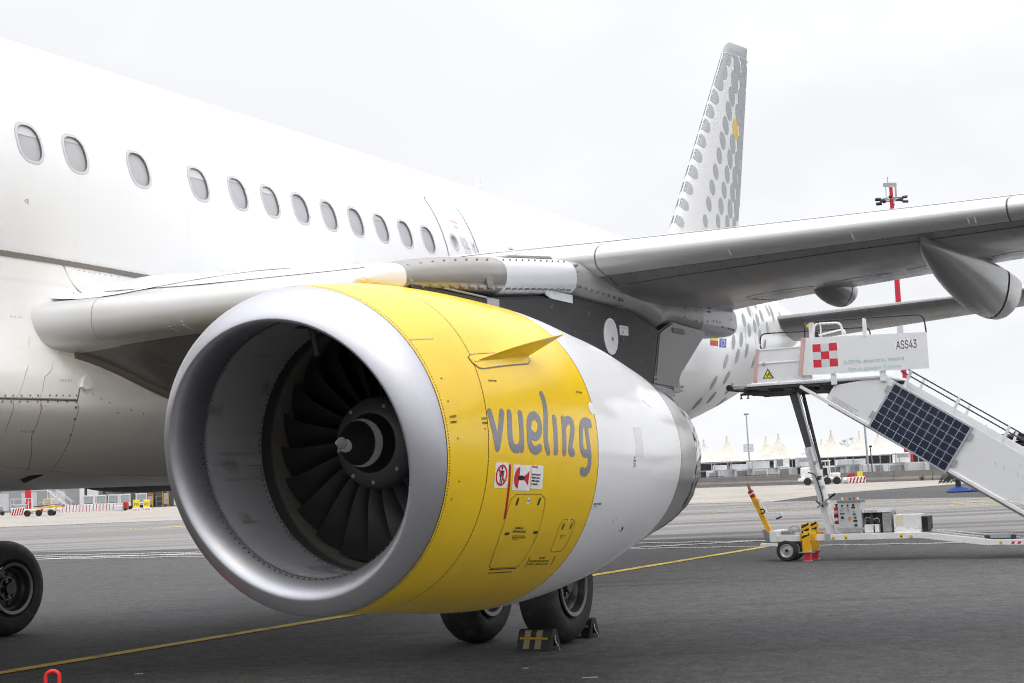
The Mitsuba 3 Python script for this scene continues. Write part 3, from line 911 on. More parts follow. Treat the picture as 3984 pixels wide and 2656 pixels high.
def engine(sgn):
    E = A + ('engine' if sgn > 0 else 'engine_001')
    mir = sgn < 0
    L0 = LIPP
    outer, inner = [], []
    A0 = NST[0]
    for i in range(15):
        a = math.pi / 2 * i / 14
        u = 1 - math.cos(a)
        r = L0[1] + (A0[2] - L0[1]) * math.sin(a) ** 1.45
        outer.append(ring(L0[0] + (A0[0] - .004 - L0[0]) * u, L0[2] + (A0[1] - L0[2]) * u, r, L0[3] + (A0[3] - L0[3]) * u))
    for i in range(1, 13):
        a = math.pi / 2 * i / 12
        u = 1 - math.cos(a)
        r = L0[1] + (RT - L0[1]) * math.sin(a) ** 1.1
        inner.append(ring(L0[0] + (YT - L0[0]) * u, L0[2] + (ZT - L0[2]) * u, r, L0[3] + (TT - L0[3]) * u))
    add(E + '__inlet_lip', skin_mesh(inner[::-1] + outer, mir), LIP, True)
    # inlet barrel: acoustic panels with a splice strip, the dark spacer ring and the rub strip
    bar = [ring(y, z, r, t) for y, z, r, t in ((YT + .006, ZT, RT - .001, TT), (-3.7, 1.905, .785, -.06), (-3.34, 1.915, .795, -.02))]
    add(E + '__inlet_liner', skin_mesh(bar, mir), LINER, True)
    add(E + '__spacer_ring', skin_mesh([ring(y, ZF, r, 0) for y, r in ((-3.338, .800), (-3.338, .806), (-3.22, .806), (-3.22, .797))], mir), DARK, 30)
    add(E + '__rub_strip', skin_mesh([ring(y, ZF, r, 0) for y, r in ((-3.218, .797), (-3.17, .790), (-2.86, .785))], mir), STRIPM, 30)
    add(E + '__dark_cavity_back', skin_mesh([ring(y, ZF, r, 0) for y, r in ((-2.85, .785), (-2.4, .74), (-2.4, .05))], mir), BLACK, 30)  # black wall and end disc: the shade behind the fan put into colour
    # fan
    for k in range(22):
        m = blade_mesh(2 * math.pi * k / 22 + .13)
        m.apply_translation([XE, 0, ZF])
        if mir: m.vertices = m.vertices * [-1, 1, 1]; m.invert()
        add(E + '__fan_blade', m, BLADE, 40)
    for k in range(22):
        ph = 2 * math.pi * k / 22 + .4
        m = bx((-.004, -2.75, .26), (.004, -2.55, .76)); 
        m.apply_transform(trimesh.transformations.rotation_matrix(ph, (0, 1, 0))); m.apply_translation([XE * sgn, 0, ZF])
        add(E + '__outlet_vane', m, DARK, False)
    cx = (XE * sgn, 0, ZF)
    add(E + '__spinner', revolve([(-3.665, .0), (-3.655, .010), (-3.60, .036)], 40, 'y', cx), GREYP, 60)
    add(E + '__spinner__cone', revolve([(-3.602, .034), (-3.42, .134), (-3.415, .137), (-3.29, .185), (-3.275, .19)], 64, 'y', cx), BLACK, 60)
    add(E + '__spinner__annulus', revolve([(-3.275, .19), (-3.272, .215), (-3.24, .275), (-3.18, .300), (-3.0, .31), (-2.7, .31)], 64, 'y', cx), DARK, 50)
    # the off-centre painted spiral: crescents standing a hair off the cone
    cr = []
    for s0, s1, w0, ph0 in ((-3.50, -3.385, .5, 0),):
        t = np.linspace(-2.05, 2.05, 60)
        wd = np.cos(t / 2.05 * math.pi / 2) ** .7
        yc = -3.395
        P, Q = [], []
        for tt, w in zip(t, wd):
            for lst, yy in ((P, yc - .028 * w), (Q, yc + .026 * w)):
                rr = np.interp(yy, [-3.602, -3.42, -3.29], [.034, .134, .185]) + .0025
                lst.append((XE * sgn + rr * math.cos(tt), yy - .001, ZF + rr * math.sin(tt)))
        cr.append(loft(np.stack([P, Q], 1), close=False))
    add(E + '__spinner__spiral_mark', cr, SPIRAL, True)
    P, Q = [], []
    for tt in np.linspace(-2.6, .6, 30):
        w = math.sin((tt + 2.6) / 3.2 * math.pi) ** .7
        for lst, yy in ((P, -3.598), (Q, -3.598 + .040 * w)):
            rr = np.interp(yy, [-3.602, -3.42, -3.29], [.034, .134, .185]) + .0025
            lst.append((XE * sgn + rr * math.cos(tt), yy - .001, ZF + rr * math.sin(tt)))
    add(E + '__spinner__spiral_mark', loft(np.stack([P, Q], 1), close=False), SPIRAL, True)
    for ph in (1.15, .12, -.75, -1.55, 2.2, 3.3, 4.1):
        m = bx((-.012, -3.262, .238), (.012, -3.248, .262), .003)
        m.apply_transform(trimesh.transformations.rotation_matrix(math.pi / 2 - ph, (0, 1, 0))); m.apply_translation([XE * sgn, 0, ZF])
        add(E + '__spinner__bolt', m, MIDGREY, False)
    # cowls
    add(E + '__nose_cowl', skin_mesh(nac_rings(-4.006, -3.5885, 10), mir), YELLOW, True)
    add(E + '__fan_cowl', skin_mesh(nac_rings(-3.5815, -2.1405, 24), mir), YELLOW, True)
    add(E + '__reverser_cowl', skin_mesh(nac_rings(-2.134, .0642, 34), mir), COWLW, True)
    add(E + '__nozzle', skin_mesh(nac_rings(.0712, .80, 14), mir), NOZZLE, True)
    a = np.arange(120) * 2 * np.pi / 120
    foil = []
    for s in np.linspace(.80, 1.075, 16):
        w = meshkit.noise(np.stack([np.cos(a) * 14, np.sin(a) * 14, np.full_like(a, s * 30)], -1), 5) - .5
        foil.append(nac(np.full(120, min(s, 1.055)), a, w * .022))
    foil.append(nac(np.full(120, 1.055), a, -.07))
    add(E + '__nozzle_edge', skin_mesh(foil, mir), CHROME, 25)
    add(E + '__core', skin_mesh([nac(np.full(120, s), a, o) for s, o in ((-3.99, -.03), (-2.2, -.02), (.06, -.015), (.8, -.03), (1.0, -.08), (.2, -.35))], mir), DARK, 40)
    add(E + '__exhaust_cone', revolve([(.2, .45), (.9, .28), (1.5, .05), (1.55, .0)], 40, 'y', (XE * sgn, 0, 1.78)), NOZZLE, 60)
    return E


STRIPM = mat('rub_strip', (0.13, 0.12, 0.10), 0.45)
SPIRAL = mat('spiral_paint', (0.46, 0.46, 0.45), 0.5)
EP = engine(1)
ES = engine(-1)


def nac_dot(s, a, r=.006, h=.002, m=7):
    p, q = nac(np.array(s), np.array(a), -.003), nac(np.array(s), np.array(a), h)
    return cyl(p, q, r, m)


# rivet rows on the lip joint (outside and inside), on the liner splice and the cowl seams: too small to pick apart
fs = []
for a in np.linspace(-1.5, 1.62, 170): fs.append(nac_dot(-4.0 + .012, a, .0042))
add(EP + '__rivet_row', fs, RIVET)
fs = []
for i, a in enumerate(np.linspace(0, 2 * math.pi, 230, endpoint=False)):
    for y, rr, dz in ((YT + .02, RT + .001, 0), (YT - .022, RT + .0035, 0)):
        if rr > RT + .002 and i % 2: continue
        p = np.array([XE + rr * math.cos(a), y + rr * math.sin(a) * math.sin(TT), ZT + rr * math.sin(a) * math.cos(TT)])
        n = np.array([math.cos(a), 0, math.sin(a)])
        fs.append(cyl(p + n * .004, p - n * .004, .0062, 6))
for y in np.linspace(-3.94, -3.37, 24):
    for th0 in (math.pi + .075,):
        p = np.array([XE + .785 * math.cos(th0), y, 1.905 + .785 * math.sin(th0)])
        n = np.array([math.cos(th0), 0, math.sin(th0)])
        fs.append(cyl(p + n * .012, p - n * .003, .006, 6))
for a in np.linspace(1.9, 5.2, 70):
    p = np.array([XE + .793 * math.cos(a), -3.365, 1.915 + .793 * math.sin(a)])
    n = np.array([math.cos(a), 0, math.sin(a)])
    fs.append(cyl(p + n * .004, p - n * .003, .006, 6))
add(EP + '__rivet_row', fs, RIVET)
for k in (EP + '__rivet_row', EP + '__rivet_row_001'): labels[k] = {'kind': 'stuff'}
# splice strip of the liner, a gap line below it, grime-dark joint at the throat
th0 = math.pi + .075
add(EP + '__inlet_liner__splice_strip', loft(np.array([[(XE + r * math.cos(t), y, 1.9 + .02 * (y + 3.9) + r * math.sin(t)) for r, t in ((.786, th0 - .035), (.781, th0 - .032), (.781, th0 + .032), (.786, th0 + .035))] for y in np.linspace(-3.945, -3.36, 8)])), LINER, 20)
add(EP + '__inlet_liner__joint', skin_mesh([ring(YT + .001, ZT, RT + .004, TT), ring(YT + .001, ZT, RT - .0025, TT), ring(YT + .008, ZT, RT - .0025, TT), ring(YT + .008, ZT, RT + .004, TT)], False), LINE, 30)
# temperature probe in the inlet
pr = trimesh.transformations.rotation_matrix(math.radians(-9), (0, 1, 0))
P = [np.array([XE - .06, -3.80, 1.90 + .775]), np.array([XE - .03, -3.78, 1.90 + .56])]
add(EP + '__inlet_probe', [tube([P[0], P[0] * .5 + P[1] * .5, P[1]], [.03, .024, .02], 10)], DARK, 40)
add(EP + '__inlet_probe__mounting_plate', extr([(XE - .26, -3.70), (XE - .05, -3.78), (XE + .16, -3.72), (XE + .16, -3.62), (XE - .1, -3.6)], .012, 'z', 1.905 + .742), DARK)


def on_nac(poly, off, key, m, ds=.06, da=.05):
    """flat print or a thin plate lying on the cowl; polygon in (s, angle)"""
    v, f = cells(poly, ds, da)
    P = nac(v[:, 0], v[:, 1], off)
    e = 1e-3
    n = np.cross(nac(v[:, 0], v[:, 1] + e) - nac(v[:, 0], v[:, 1] - e), nac(v[:, 0] + e, v[:, 1]) - nac(v[:, 0] - e, v[:, 1]))
    n /= np.linalg.norm(n, axis=1, keepdims=True)
    c = np.stack([XE + 0 * v[:, 0], P[:, 1], NF(v[:, 0])[:, 1]], -1)
    n = np.where(((P - c) * n).sum(-1, keepdims=True) < 0, -n, n)
    return add_n(key, P, f, n, m)


# ------------------------------------------------------------------ pylons
def side_body(poly, x, half, bev=.03):
    """a flat-sided body from a (y, z) outline, thinner towards its rim"""
    P = Polygon(poly)
    inn = P.buffer(-bev)
    a = extr(P, 2 * (half - bev), 'x', x - half + bev)
    if inn.is_empty: return a
    b = extr(inn, 2 * half, 'x', x - half)
    return trimesh.util.concatenate([a, b])


def fairing_bar(st, n=28, sq=2.6):
    """rounded bar along y: stations (y, x centre, z bottom, z top, half width)"""
    R = []
    for y, xc, zb, zt, w in st:
        a = np.arange(n) * 2 * np.pi / n
        c, s = np.cos(a), np.sin(a)
        R.append(np.stack([xc + w * np.sign(c) * np.abs(c) ** (2 / sq), np.full(n, y), (zb + zt) / 2 + (zt - zb) / 2 * np.sign(s) * np.abs(s) ** (2 / sq)], -1))
    return np.array(R)


def pylon(sgn):
    K = A + ('pylon' if sgn > 0 else 'pylon_001')
    x = XE * sgn
    dark = [(-3.0, 2.75), (-3.03, 2.97), (-1.95, 2.96), (-.53, 3.10), (.68, 3.08), (1.36, 2.96), (1.16, 2.47), (.88, 2.40), (0, 2.30), (-2, 2.5)]
    add(K + '__side_panel', side_body(dark, x, .195, .02), PYLON, 30)
    # upper fairing: nose cap, bare-metal panel, white panel, grey panels
    st = PC([-3.30, -3.22, -3.12, -3.02, -2.5, -1.76, -1.0, -.52, .1, .8, 1.5], np.array([
        (2.97, 2.99, .03), (2.93, 3.045, .11), (2.90, 3.085, .17), (2.895, 3.11, .20), (2.93, 3.20, .23), (2.985, 3.285, .25), (3.05, 3.36, .25), (3.08, 3.40, .25), (3.06, 3.42, .24), (3.05, 3.40, .23), (2.93, 3.3, .22)]))

    def seg(y0, y1, n=14):
        return fairing_bar([(y, x, *st(y)[:2], st(y)[2]) for y in np.linspace(y0, y1, n)])
    add(K + '__nose_cap', loft(seg(-3.30, -3.064), caps=True), WHITEP, 40)
    add(K + '__metal_fairing', loft(seg(-3.06, -1.752), caps=True), BROWN, 40)
    add(K + '__white_fairing', loft(seg(-1.747, -.522), caps=True), PANEL, 40)
    add(K + '__grey_fairing', loft(seg(-.517, .42), caps=True), GREYL, 40)
    add(K + '__grey_fairing', loft(seg(.424, .93), caps=True), GREYL, 40)
    add(K + '__grey_fairing', loft(seg(.934, 1.40), caps=True), GREYL, 40)
    add(K + '__top_cover', extr(Polygon([(-1.55, 3.30), (-1.45, 3.325), (-.75, 3.395), (-.70, 3.38)]), .26, 'x', x - .13), BROWN)
    # rear body under the wing box
    rear = PC([1.36, 1.7, 2.27, 2.66, 3.1, 3.5, 3.75, 3.86], np.array([(2.95, 3.30, .20), (3.03, 3.32, .21), (3.01, 3.33, .22), (2.995, 3.35, .22), (3.005, 3.36, .21), (3.03, 3.36, .19), (3.07, 3.34, .14), (3.12, 3.30, .05)]))
    f = lambda y0, y1, n=12: fairing_bar([(y, x, *rear(y)[:2], rear(y)[2]) for y in np.linspace(y0, y1, n)], sq=3.4)
    add(K + '__rear_fairing', loft(f(1.404, 2.496), caps=True), GREYL, 40)
    add(K + '__rear_fairing', loft(f(2.50, 3.86), caps=True), PANEL, 40)
    lower = [(1.36, 2.93), (1.75, 3.06), (2.63, 3.04), (2.63, 2.985), (1.89, 2.56), (1.78, 2.43), (1.16, 2.45)]
    add(K + '__rear_panel', side_body(lower, x, .185, .015), PYGREY, 30)
    if sgn > 0:
        add(K + '__heat_shield', extr([(.70, 2.50), (.92, 2.475), (1.76, 2.42), (1.74, 2.36), (1.38, 2.35)], .34, 'x', x - .17), GALV)
        add(K + '__access_plate', extr([(1.25, 2.55), (1.46, 2.62), (1.62, 2.90), (1.40, 2.93)], .006, 'x', x + .184), PYGREY)
        t = np.linspace(0, 2 * np.pi, 40)
        add(K + '__round_cover', extr(np.stack([.23 + .145 * np.cos(t[:-1]), 2.82 + .155 * np.sin(t[:-1])], -1), .008, 'x', x + .194), WHITEP)
        add(K + '__round_cover__knob', cyl((x + .2, .25, 2.80), (x + .207, .25, 2.80), .018, 16), MIDGREY)
        add(K + '__sticker', extr([(.43, 2.845), (.62, 2.85), (.62, 2.93), (.43, 2.93)], .003, 'x', x + .1945), WHITEP)
        add(K + '__sticker__red_mark', [extr([(.45, 2.905), (.58, 2.908), (.58, 2.915), (.45, 2.912)], .001, 'x', x + .1976), extr([(.46, 2.86), (.51, 2.862), (.52, 2.885), (.48, 2.89)], .001, 'x', x + .1976)], PINK)
        add(K + '__edge_bead', tube([(x + .19, -3.03, 2.975), (x + .19, -1.97, 2.955)], .008, 8), GALV)
        add(K + '__small_bracket', bx((x + .19, -1.98, 2.885), (x + .205, -1.80, 2.955), .004), GALV)
        add(K + '__light_plate', extr(Polygon([(-1.02, 3.10), (-1.0, 3.06), (-.92, 3.04), (-.52, 3.035), (-.52, 3.10)]), .01, 'x', x + .193), PANEL)
        add(K + '__nozzle_bracket', [bx((x - .02, 1.70, 2.40), (x + .18, 1.86, 2.50), .004), cyl((x + .17, 1.8, 2.45), (x + .17, 1.96, 2.46), .012, 8), cyl((x + .17, 1.8, 2.42), (x + .17, 1.93, 2.42), .010, 8)], GALV)
        add(K + '__vent', bx((x + .18, 1.72, 2.955), (x + .195, 2.02, 3.0), .004), MIDGREY)
        t = np.arange(24) * 2 * np.pi / 24
        add(K + '__round_plate', extr(np.stack([-2.02 + .05 * np.cos(t), 3.06 + .05 * np.sin(t)], -1), .006, 'x', x + .246), BROWN)
        fs = []
        for y in np.arange(-3.02, -1.8, .13): fs.append(cyl((x + .2, y, st(y)[0] + .045), (x + st(y)[2] + .001, y, st(y)[0] + .045), .007, 8))
        for y in np.arange(-1.70, -.55, .105): fs.append(cyl((x + .2, y, st(y)[0] + .05), (x + st(y)[2] * .99, y, st(y)[0] + .05), .008, 8))
        for y in np.arange(-1.70, -.55, .105): fs.append(trimesh.creation.icosphere(1, .008).apply_translation((x + st(y)[2] * .80, y, st(y)[1] - .035)))
        for y in np.arange(-3.0, -1.8, .15): fs.append(trimesh.creation.icosphere(1, .008).apply_translation((x + st(y)[2] * .80, y, st(y)[1] - .035)))
        for y in np.arange(-.45, .4, .12): fs.append(cyl((x + .2, y, 3.16), (x + st(y)[2] * 1.0 + .002, y, 3.16 - .04 * y), .011, 8))
        for z in np.linspace(3.08, 3.33, 5):
            for y in (.39, .45): fs.append(cyl((x + .2, y, z), (x + .237, y, z), .010, 8))
        for z in np.linspace(3.12, 3.34, 5): fs.append(cyl((x + .2, -.49, z), (x + .247, -.49, z), .011, 8))
        for y, z in ((2.0, 3.2), (2.0, 3.12), (2.3, 3.2), (2.3, 3.1), (2.62, 3.26), (2.66, 3.26), (2.70, 3.26), (2.62, 3.22), (2.66, 3.22), (2.70, 3.22), (2.62, 3.12), (2.8, 3.14), (2.9, 3.14), (3.0, 3.14), (3.1, 3.10), (3.3, 3.10), (3.4, 3.10), (3.5, 3.10), (3.4, 3.2)):
            fs.append(cyl((x + .15, y, z), (x + rear(y)[2] + .003, y, z), .009, 8))
        for y in np.linspace(-.9, 1.2, 16):
            for z in (2.62, 2.8, 2.95):
                if rng.random() < .5 and z > 2.55 - .1 * y: fs.append(cyl((x + .19, y, z + .05 * rng.random()), (x + .1975, y, z + .05 * rng.random()), .005, 6))
        for z in np.linspace(2.5, 2.9, 12): fs.append(cyl((x + .18, 1.24 + .3 * (z - 2.5), z), (x + .1975, 1.24 + .3 * (z - 2.5), z), .007, 6))
        for a in np.linspace(0, 6.28, 14): fs.append(cyl((x + .19, .23 + .185 * math.cos(a), 2.82 + .2 * math.sin(a)), (x + .1975, .23 + .185 * math.cos(a), 2.82 + .2 * math.sin(a)), .006, 6))
        k = add(K + '__fastener', fs, RIVETM)
        labels[k] = {'kind': 'stuff'}
    return K


GREYL = mat('fairing_grey', (0.30, 0.30, 0.296), 0.26)
KP = pylon(1)
KS = pylon(-1)

# strake on the fan cowl, with its rounded base plate
# ------------------------------------------------------------------ main landing gear
RTY = 0.583


def wheel(prefix, x, y, side, r=RTY, w=.40):
    """tyre, rim and hub; side = +1 shows its outer face to +x"""
    h = w / 2
    prof = [(-h * .62, r * .50), (-h * .95, r * .62), (-h, r * .76), (-h * .86, r * .90), (-h * .60, r * .972), (-h * .2, r), (-.055, r), (-.05, r - .012), (-.04, r), (.04, r), (.05, r - .012), (.055, r), (h * .2, r), (h * .60, r * .972), (h * .86, r * .90), (h, r * .76), (h * .95, r * .62), (h * .62, r * .50)]
    add(prefix + '__tyre', revolve(prof, 72, 'x', (x, y, r)), TYRE, 35)
    s = side
    rim = [(s * h * .90, r * .535), (s * h * .98, r * .52), (s * h * .96, r * .475), (s * h * .62, r * .44), (s * h * .55, r * .40), (s * h * .30, r * .36), (s * h * .34, r * .2), (s * h * .34, 0)]
    add(prefix + '__rim', revolve(rim, 64, 'x', (x, y, r)), RIM, 35)
    add(prefix + '__rim_flange', revolve([(s * h * .93, r * .545), (s * h * 1.03, r * .54), (s * h * 1.0, r * .475), (s * h * .92, r * .47)], 64, 'x', (x, y, r)), RIMS, 30)
    fx = x + s * h * .36
    hub = [cyl((fx, y, r), (fx + s * .05, y, r), r * .10, 20)]
    for k in range(6):
        a = k * math.pi / 3 + .2
        m = bx((0, -.022, .03), (.035, .022, r * .24), .004)
        m.apply_transform(trimesh.transformations.rotation_matrix(a, (1, 0, 0))); m.apply_translation((fx if s > 0 else fx - .035, y, r)); hub.append(m)
    hub.append(revolve([(0, r * .24), (s * .03, r * .24), (s * .03, r * .215), (0, r * .215)], 40, 'x', (fx, y, r)))
    add(prefix + '__hub', hub, RIMS if side > 0 and x > 0 else RIMM, 30)
    for k in range(9):
        a = k * 2 * math.pi / 9
        add(prefix + '__hub_bolt', cyl((x + s * h * .3, y + r * .31 * math.cos(a), r + r * .31 * math.sin(a)), (x + s * h * .40, y + r * .31 * math.cos(a), r + r * .31 * math.sin(a)), r * .045, 12), BLACK, 30)


RIMM = mat('rim_mid', (0.16, 0.16, 0.165), 0.4, metal=0.5)
YG = 2.4846
for sgn in (1, -1):
    gk = A + ('main_gear' if sgn > 0 else 'main_gear_001')
    gx = 3.795 * sgn
    add(gk + '__strut', [cyl((gx, YG, .58), (gx, YG, 1.35), .085, 20), cyl((gx, YG, 1.3), (gx - .15 * sgn, YG - .05, 2.9), .14, 20)], RIMM, 40)
    add(gk + '__axle', cyl((gx - .62, YG, RTY), (gx + .62, YG, RTY), .075, 20), RIM, 40)
    add(gk + '__torque_link', [tube([(gx, YG + .1, .65), (gx, YG + .42, .98), (gx, YG + .1, 1.32)], .035, 10)], RIMM, 40)
    add(gk + '__side_stay', tube([(gx, YG, 1.5), (gx - 1.3 * sgn, YG - .1, 2.4)], .05, 12), RIMM, 40)
    add(gk + '__gear_door', extr([(YG - .5, 1.25), (YG + .5, 1.25), (YG + .55, 2.8), (YG - .55, 2.8)], .05, 'x', gx + .33 * sgn), BELLY)
    for j, dx in enumerate((.4635, -.4635)):
        wheel(gk + ('__outer_wheel' if dx * sgn > 0 else '__inner_wheel'), gx + dx, YG, 1)
    
add(A + 'main_gear__outer_wheel__creep_mark', extr([(YG + .50, .74), (YG + .60, .74), (YG + .60, .84), (YG + .50, .84)], .004, 'x', 3.795 + .4635 + .175), WHITEP)

# nose gear (ahead of the frame)
add(A + 'nose_gear__strut', [cyl((0, -14.4, .4), (0, -14.3, 2.1), .09, 16), cyl((-.3, -14.4, .381), (.3, -14.4, .381), .05, 12)], RIMM, 40)
for dx in (-.25, .25):
    wheel(A + 'nose_gear__wheel' + ('' if dx < 0 else '_001'), dx, -14.4, 1 if dx > 0 else -1, .381, .22)

# ------------------------------------------------------------------ tail
FIN = [(16.9, 5.75), (17.73, 6.73), (21.70, 11.37), (21.93, 11.62), (22.2, 11.74), (23.50, 11.92), (23.62, 11.75), (22.13, 7.31), (21.6, 5.7)]
fle = lambda z: np.interp(z, [5.7, 6.73, 11.37, 11.62, 11.76, 12], [16.86, 17.73, 21.70, 21.93, 22.25, 23])
fte = lambda z: np.interp(z, [5.7, 7.31, 11.75, 11.92], [21.6, 22.13, 23.62, 23.5])


def fin_x(y, z):
    c = np.clip((y - fle(z)) / (fte(z) - fle(z)), 0, 1)
    t = 5 * (0.2969 * np.sqrt(c) - 0.1260 * c - 0.3516 * c ** 2 + 0.2843 * c ** 3 - 0.1036 * c ** 4)
    return .105 * (fte(z) - fle(z)) * t


zz = np.concatenate([np.linspace(5.7, 11.37, 24), [11.5, 11.6, 11.68, 11.73]])
R = []
for z in zz:
    c = (1 - np.cos(np.linspace(0, np.pi, 24))) / 2
    y = fle(z) + (fte(z) - fle(z)) * c
    x = fin_x(y, z) * (1 if z < 11.5 else max(.15, 1 - (z - 11.5) * 3.2))
    zt = z + (y - fle(z)) * (.13 if z > 11.37 else .13 * max(0, (z - 10.4) / .97))
    P = np.stack([x, y, zt], -1)
    R.append(np.vstack([P, P[::-1][1:-1] * [-1, 1, 1]]))
add(A + 'tail_fin', loft(np.array(R[:24]), caps=True), FINW, 50)
add(A + 'tail_fin__tip_cap', loft(np.array(R[23:]), caps=True), DOT, 50)


def tailplane(sgn):
    R = []
    for t in np.linspace(0, 1, 24):
        X = .75 + (6.2 - .75) * t
        ly, ty = 20.55 + (X - .75) * .66, 24.55 + (X - .75) * .30
        z = 4.88 + (X - .75) * .105
        c = (1 - np.cos(np.linspace(0, np.pi, 26))) / 2
        th = (ty - ly) * .11 * 5 * (0.2969 * np.sqrt(c) - 0.1260 * c - 0.3516 * c ** 2 + 0.2843 * c ** 3 - 0.1036 * c ** 4)
        y = ly + (ty - ly) * c
        z = z - .16 * c
        P = np.stack([np.full(26, X * sgn), y, z + th * .8], -1)
        Q = np.stack([np.full(26, X * sgn), y, z - th * 1.0], -1)
        R.append(np.vstack([P, Q[::-1][1:-1]]))
    return loft(np.array(R), caps=True)


for sgn in (1, -1):
    add(A + 'tailplane', tailplane(sgn), WING, 40)
# ------------------------------------------------------------------ cowl lettering, placards, hatches (flat print and thin plates lying on the cowl)
KV = 1.06                      # metres of girth per radian of the cowl


def sv(l):
    return [(s, a * KV) for s, a in l]


def put(shape, off, key, m):
    """shape in (s, v metres) laid on the cowl"""
    return on_nac(affinity.scale(shape, 1, 1 / KV, origin=(0, 0)), off, key, m, .05, .04)


def smooth_line(l, k=6):
    p = np.array(l, float)
    if len(p) < 3: return LineString(p)
    from scipy.interpolate import CubicSpline
    d = np.r_[0, np.cumsum(np.linalg.norm(np.diff(p, axis=0), axis=1))]
    c = CubicSpline(d, p)
    return LineString(c(np.linspace(0, d[-1], k * len(p))))


GLYPH = {
    'v': [[(-3.551, .154), (-3.487, -.046)], [(-3.487, -.046), (-3.413, .154)]],
    'u': [[(-3.326, .154), (-3.333, -.004), (-3.311, -.038), (-3.266, -.050), (-3.222, -.036), (-3.202, -.004)], [(-3.195, .154), (-3.203, -.046)]],
    'e': [[(-3.098, .058), (-2.975, .064), (-2.966, .117), (-2.986, .146), (-3.028, .155), (-3.074, .139), (-3.101, .101), (-3.108, .045), (-3.103, -.012), (-3.068, -.044), (-3.022, -.049), (-2.981, -.034)]],
    'l': [[(-2.868, .289), (-2.888, .10), (-2.889, -.02), (-2.872, -.048)]],
    'i': [[(-2.761, .152), (-2.769, -.042)]],
    'n': [[(-2.640, .154), (-2.653, -.042)], [(-2.643, .104), (-2.606, .142), (-2.556, .156), (-2.522, .143), (-2.518, .108), (-2.533, -.04)]],
    'g': [[(-2.243, .148), (-2.282, .162), (-2.338, .155), (-2.380, .128), (-2.403, .063), (-2.401, -.003), (-2.373, -.034), (-2.335, -.037), (-2.288, -.015)], [(-2.242, .156), (-2.279, -.086), (-2.294, -.128), (-2.331, -.150), (-2.390, -.145)]],
}
for ch, strokes in GLYPH.items():
    shp = union_all([(LineString(sv(s)) if ch in 'v' else smooth_line(sv(s))).buffer(.0275, 8) for s in strokes])
    put(shp, .0016, EP + '__fan_cowl__letter', LETTER)
put(Point(-2.164, .254 * KV).buffer(.041), .0016, EP + '__fan_cowl__white_dot', WHITEP)


def quad(s0, s1, a0, a1, lean=0.0):
    return Polygon([(s0 + lean, a0 * KV), (s1 + lean, a0 * KV), (s1, a1 * KV), (s0, a1 * KV)])


def words(text, s0, a0, h, key, m, bold=False, off=.003, lean=0.0, wide=1.0):
    t = meshkit.text_mesh(text, h, .0006, bold)
    x, y, z = t.vertices.T
    t.vertices = nac(s0 + x * wide + y * lean, a0 + y / KV, 0) * 0 + nac_off(s0 + x * wide - y * lean, a0 + y / KV, off + z)
    return add(key, t, m, False)


def nac_off(s, a, off):
    q = NF(s)
    rr = q[:, 2] * (1 + q[:, 4] * (1 - np.cos(4 * a)) / 2) + off
    return np.stack([XE + rr * np.cos(a), q[:, 0] + rr * np.sin(a) * np.sin(q[:, 3]), q[:, 1] + rr * np.sin(a) * np.cos(q[:, 3])], -1)


FC = EP + '__fan_cowl'
k = put(quad(-3.506, -3.354, -.279, -.133, .012), .0016, FC + '__no_entry_placard', WHITEP)
c = (-3.424, -.206 * KV)
put(Point(c).buffer(.066).difference(Point(c).buffer(.052)), .0026, k.rsplit('__', 1)[0] + '__no_entry_ring', REDP)
fig = union_all([Point(c[0], c[1] + .043).buffer(.010), sbox(c[0] - .018, c[1] - .005, c[0] + .018, c[1] + .030), sbox(c[0] - .014, c[1] - .052, c[0] - .003, c[1]), sbox(c[0] + .003, c[1] - .052, c[0] + .014, c[1]), sbox(c[0] - .027, c[1] - .008, c[0] - .02, c[1] + .028), sbox(c[0] + .02, c[1] - .008, c[0] + .027, c[1] + .028)])
put(fig, .0022, FC + '__no_entry_figure', BLACK)
put(LineString([(c[0] - .042, c[1] + .042), (c[0] + .042, c[1] - .042)]).buffer(.007, cap_style=2), .0032, FC + '__no_entry_bar', REDP)
put(quad(-3.297, -3.085, -.290, -.141, .02), .0016, FC + '__hazard_placard', WHITEP)
hc = (-3.20, -.216 * KV)
half = Point(hc[0] - .005, hc[1]).buffer(.068).intersection(sbox(hc[0] - .2, hc[1] - .2, hc[0] - .012, hc[1] + .2))
put(union_all([half, Polygon([(hc[0] + .03, hc[1]), (hc[0] + .105, hc[1] + .045), (hc[0] + .105, hc[1] - .045)])]), .0024, FC + '__hazard_zone', REDP)
put(affinity.scale(Point(hc[0] + .012, hc[1]).buffer(.02), 2.2, .75), .003, FC + '__hazard_engine', BLACK)
put(quad(-3.076, -2.925, -.275, -.136, .016), .0016, FC + '__warning_placard', WHITEP)
words('Warning', -3.068, -.152, .0125, FC + '__warning_title', REDP, True)
for i, t in enumerate(('Stand clear of', 'hazard areas', 'while engine', 'is running')):
    words(t, -3.066 + .003 * i, -.196 - .0185 * i, .0122, FC + '__warning_text', BLACK, True)
put(LineString(sv([(-3.337, -.143), (-3.323, -.232), (-3.306, -.345), (-3.274, -.461)])).buffer(.0115, cap_style=2), .0016, FC + '__red_stripe', REDD)
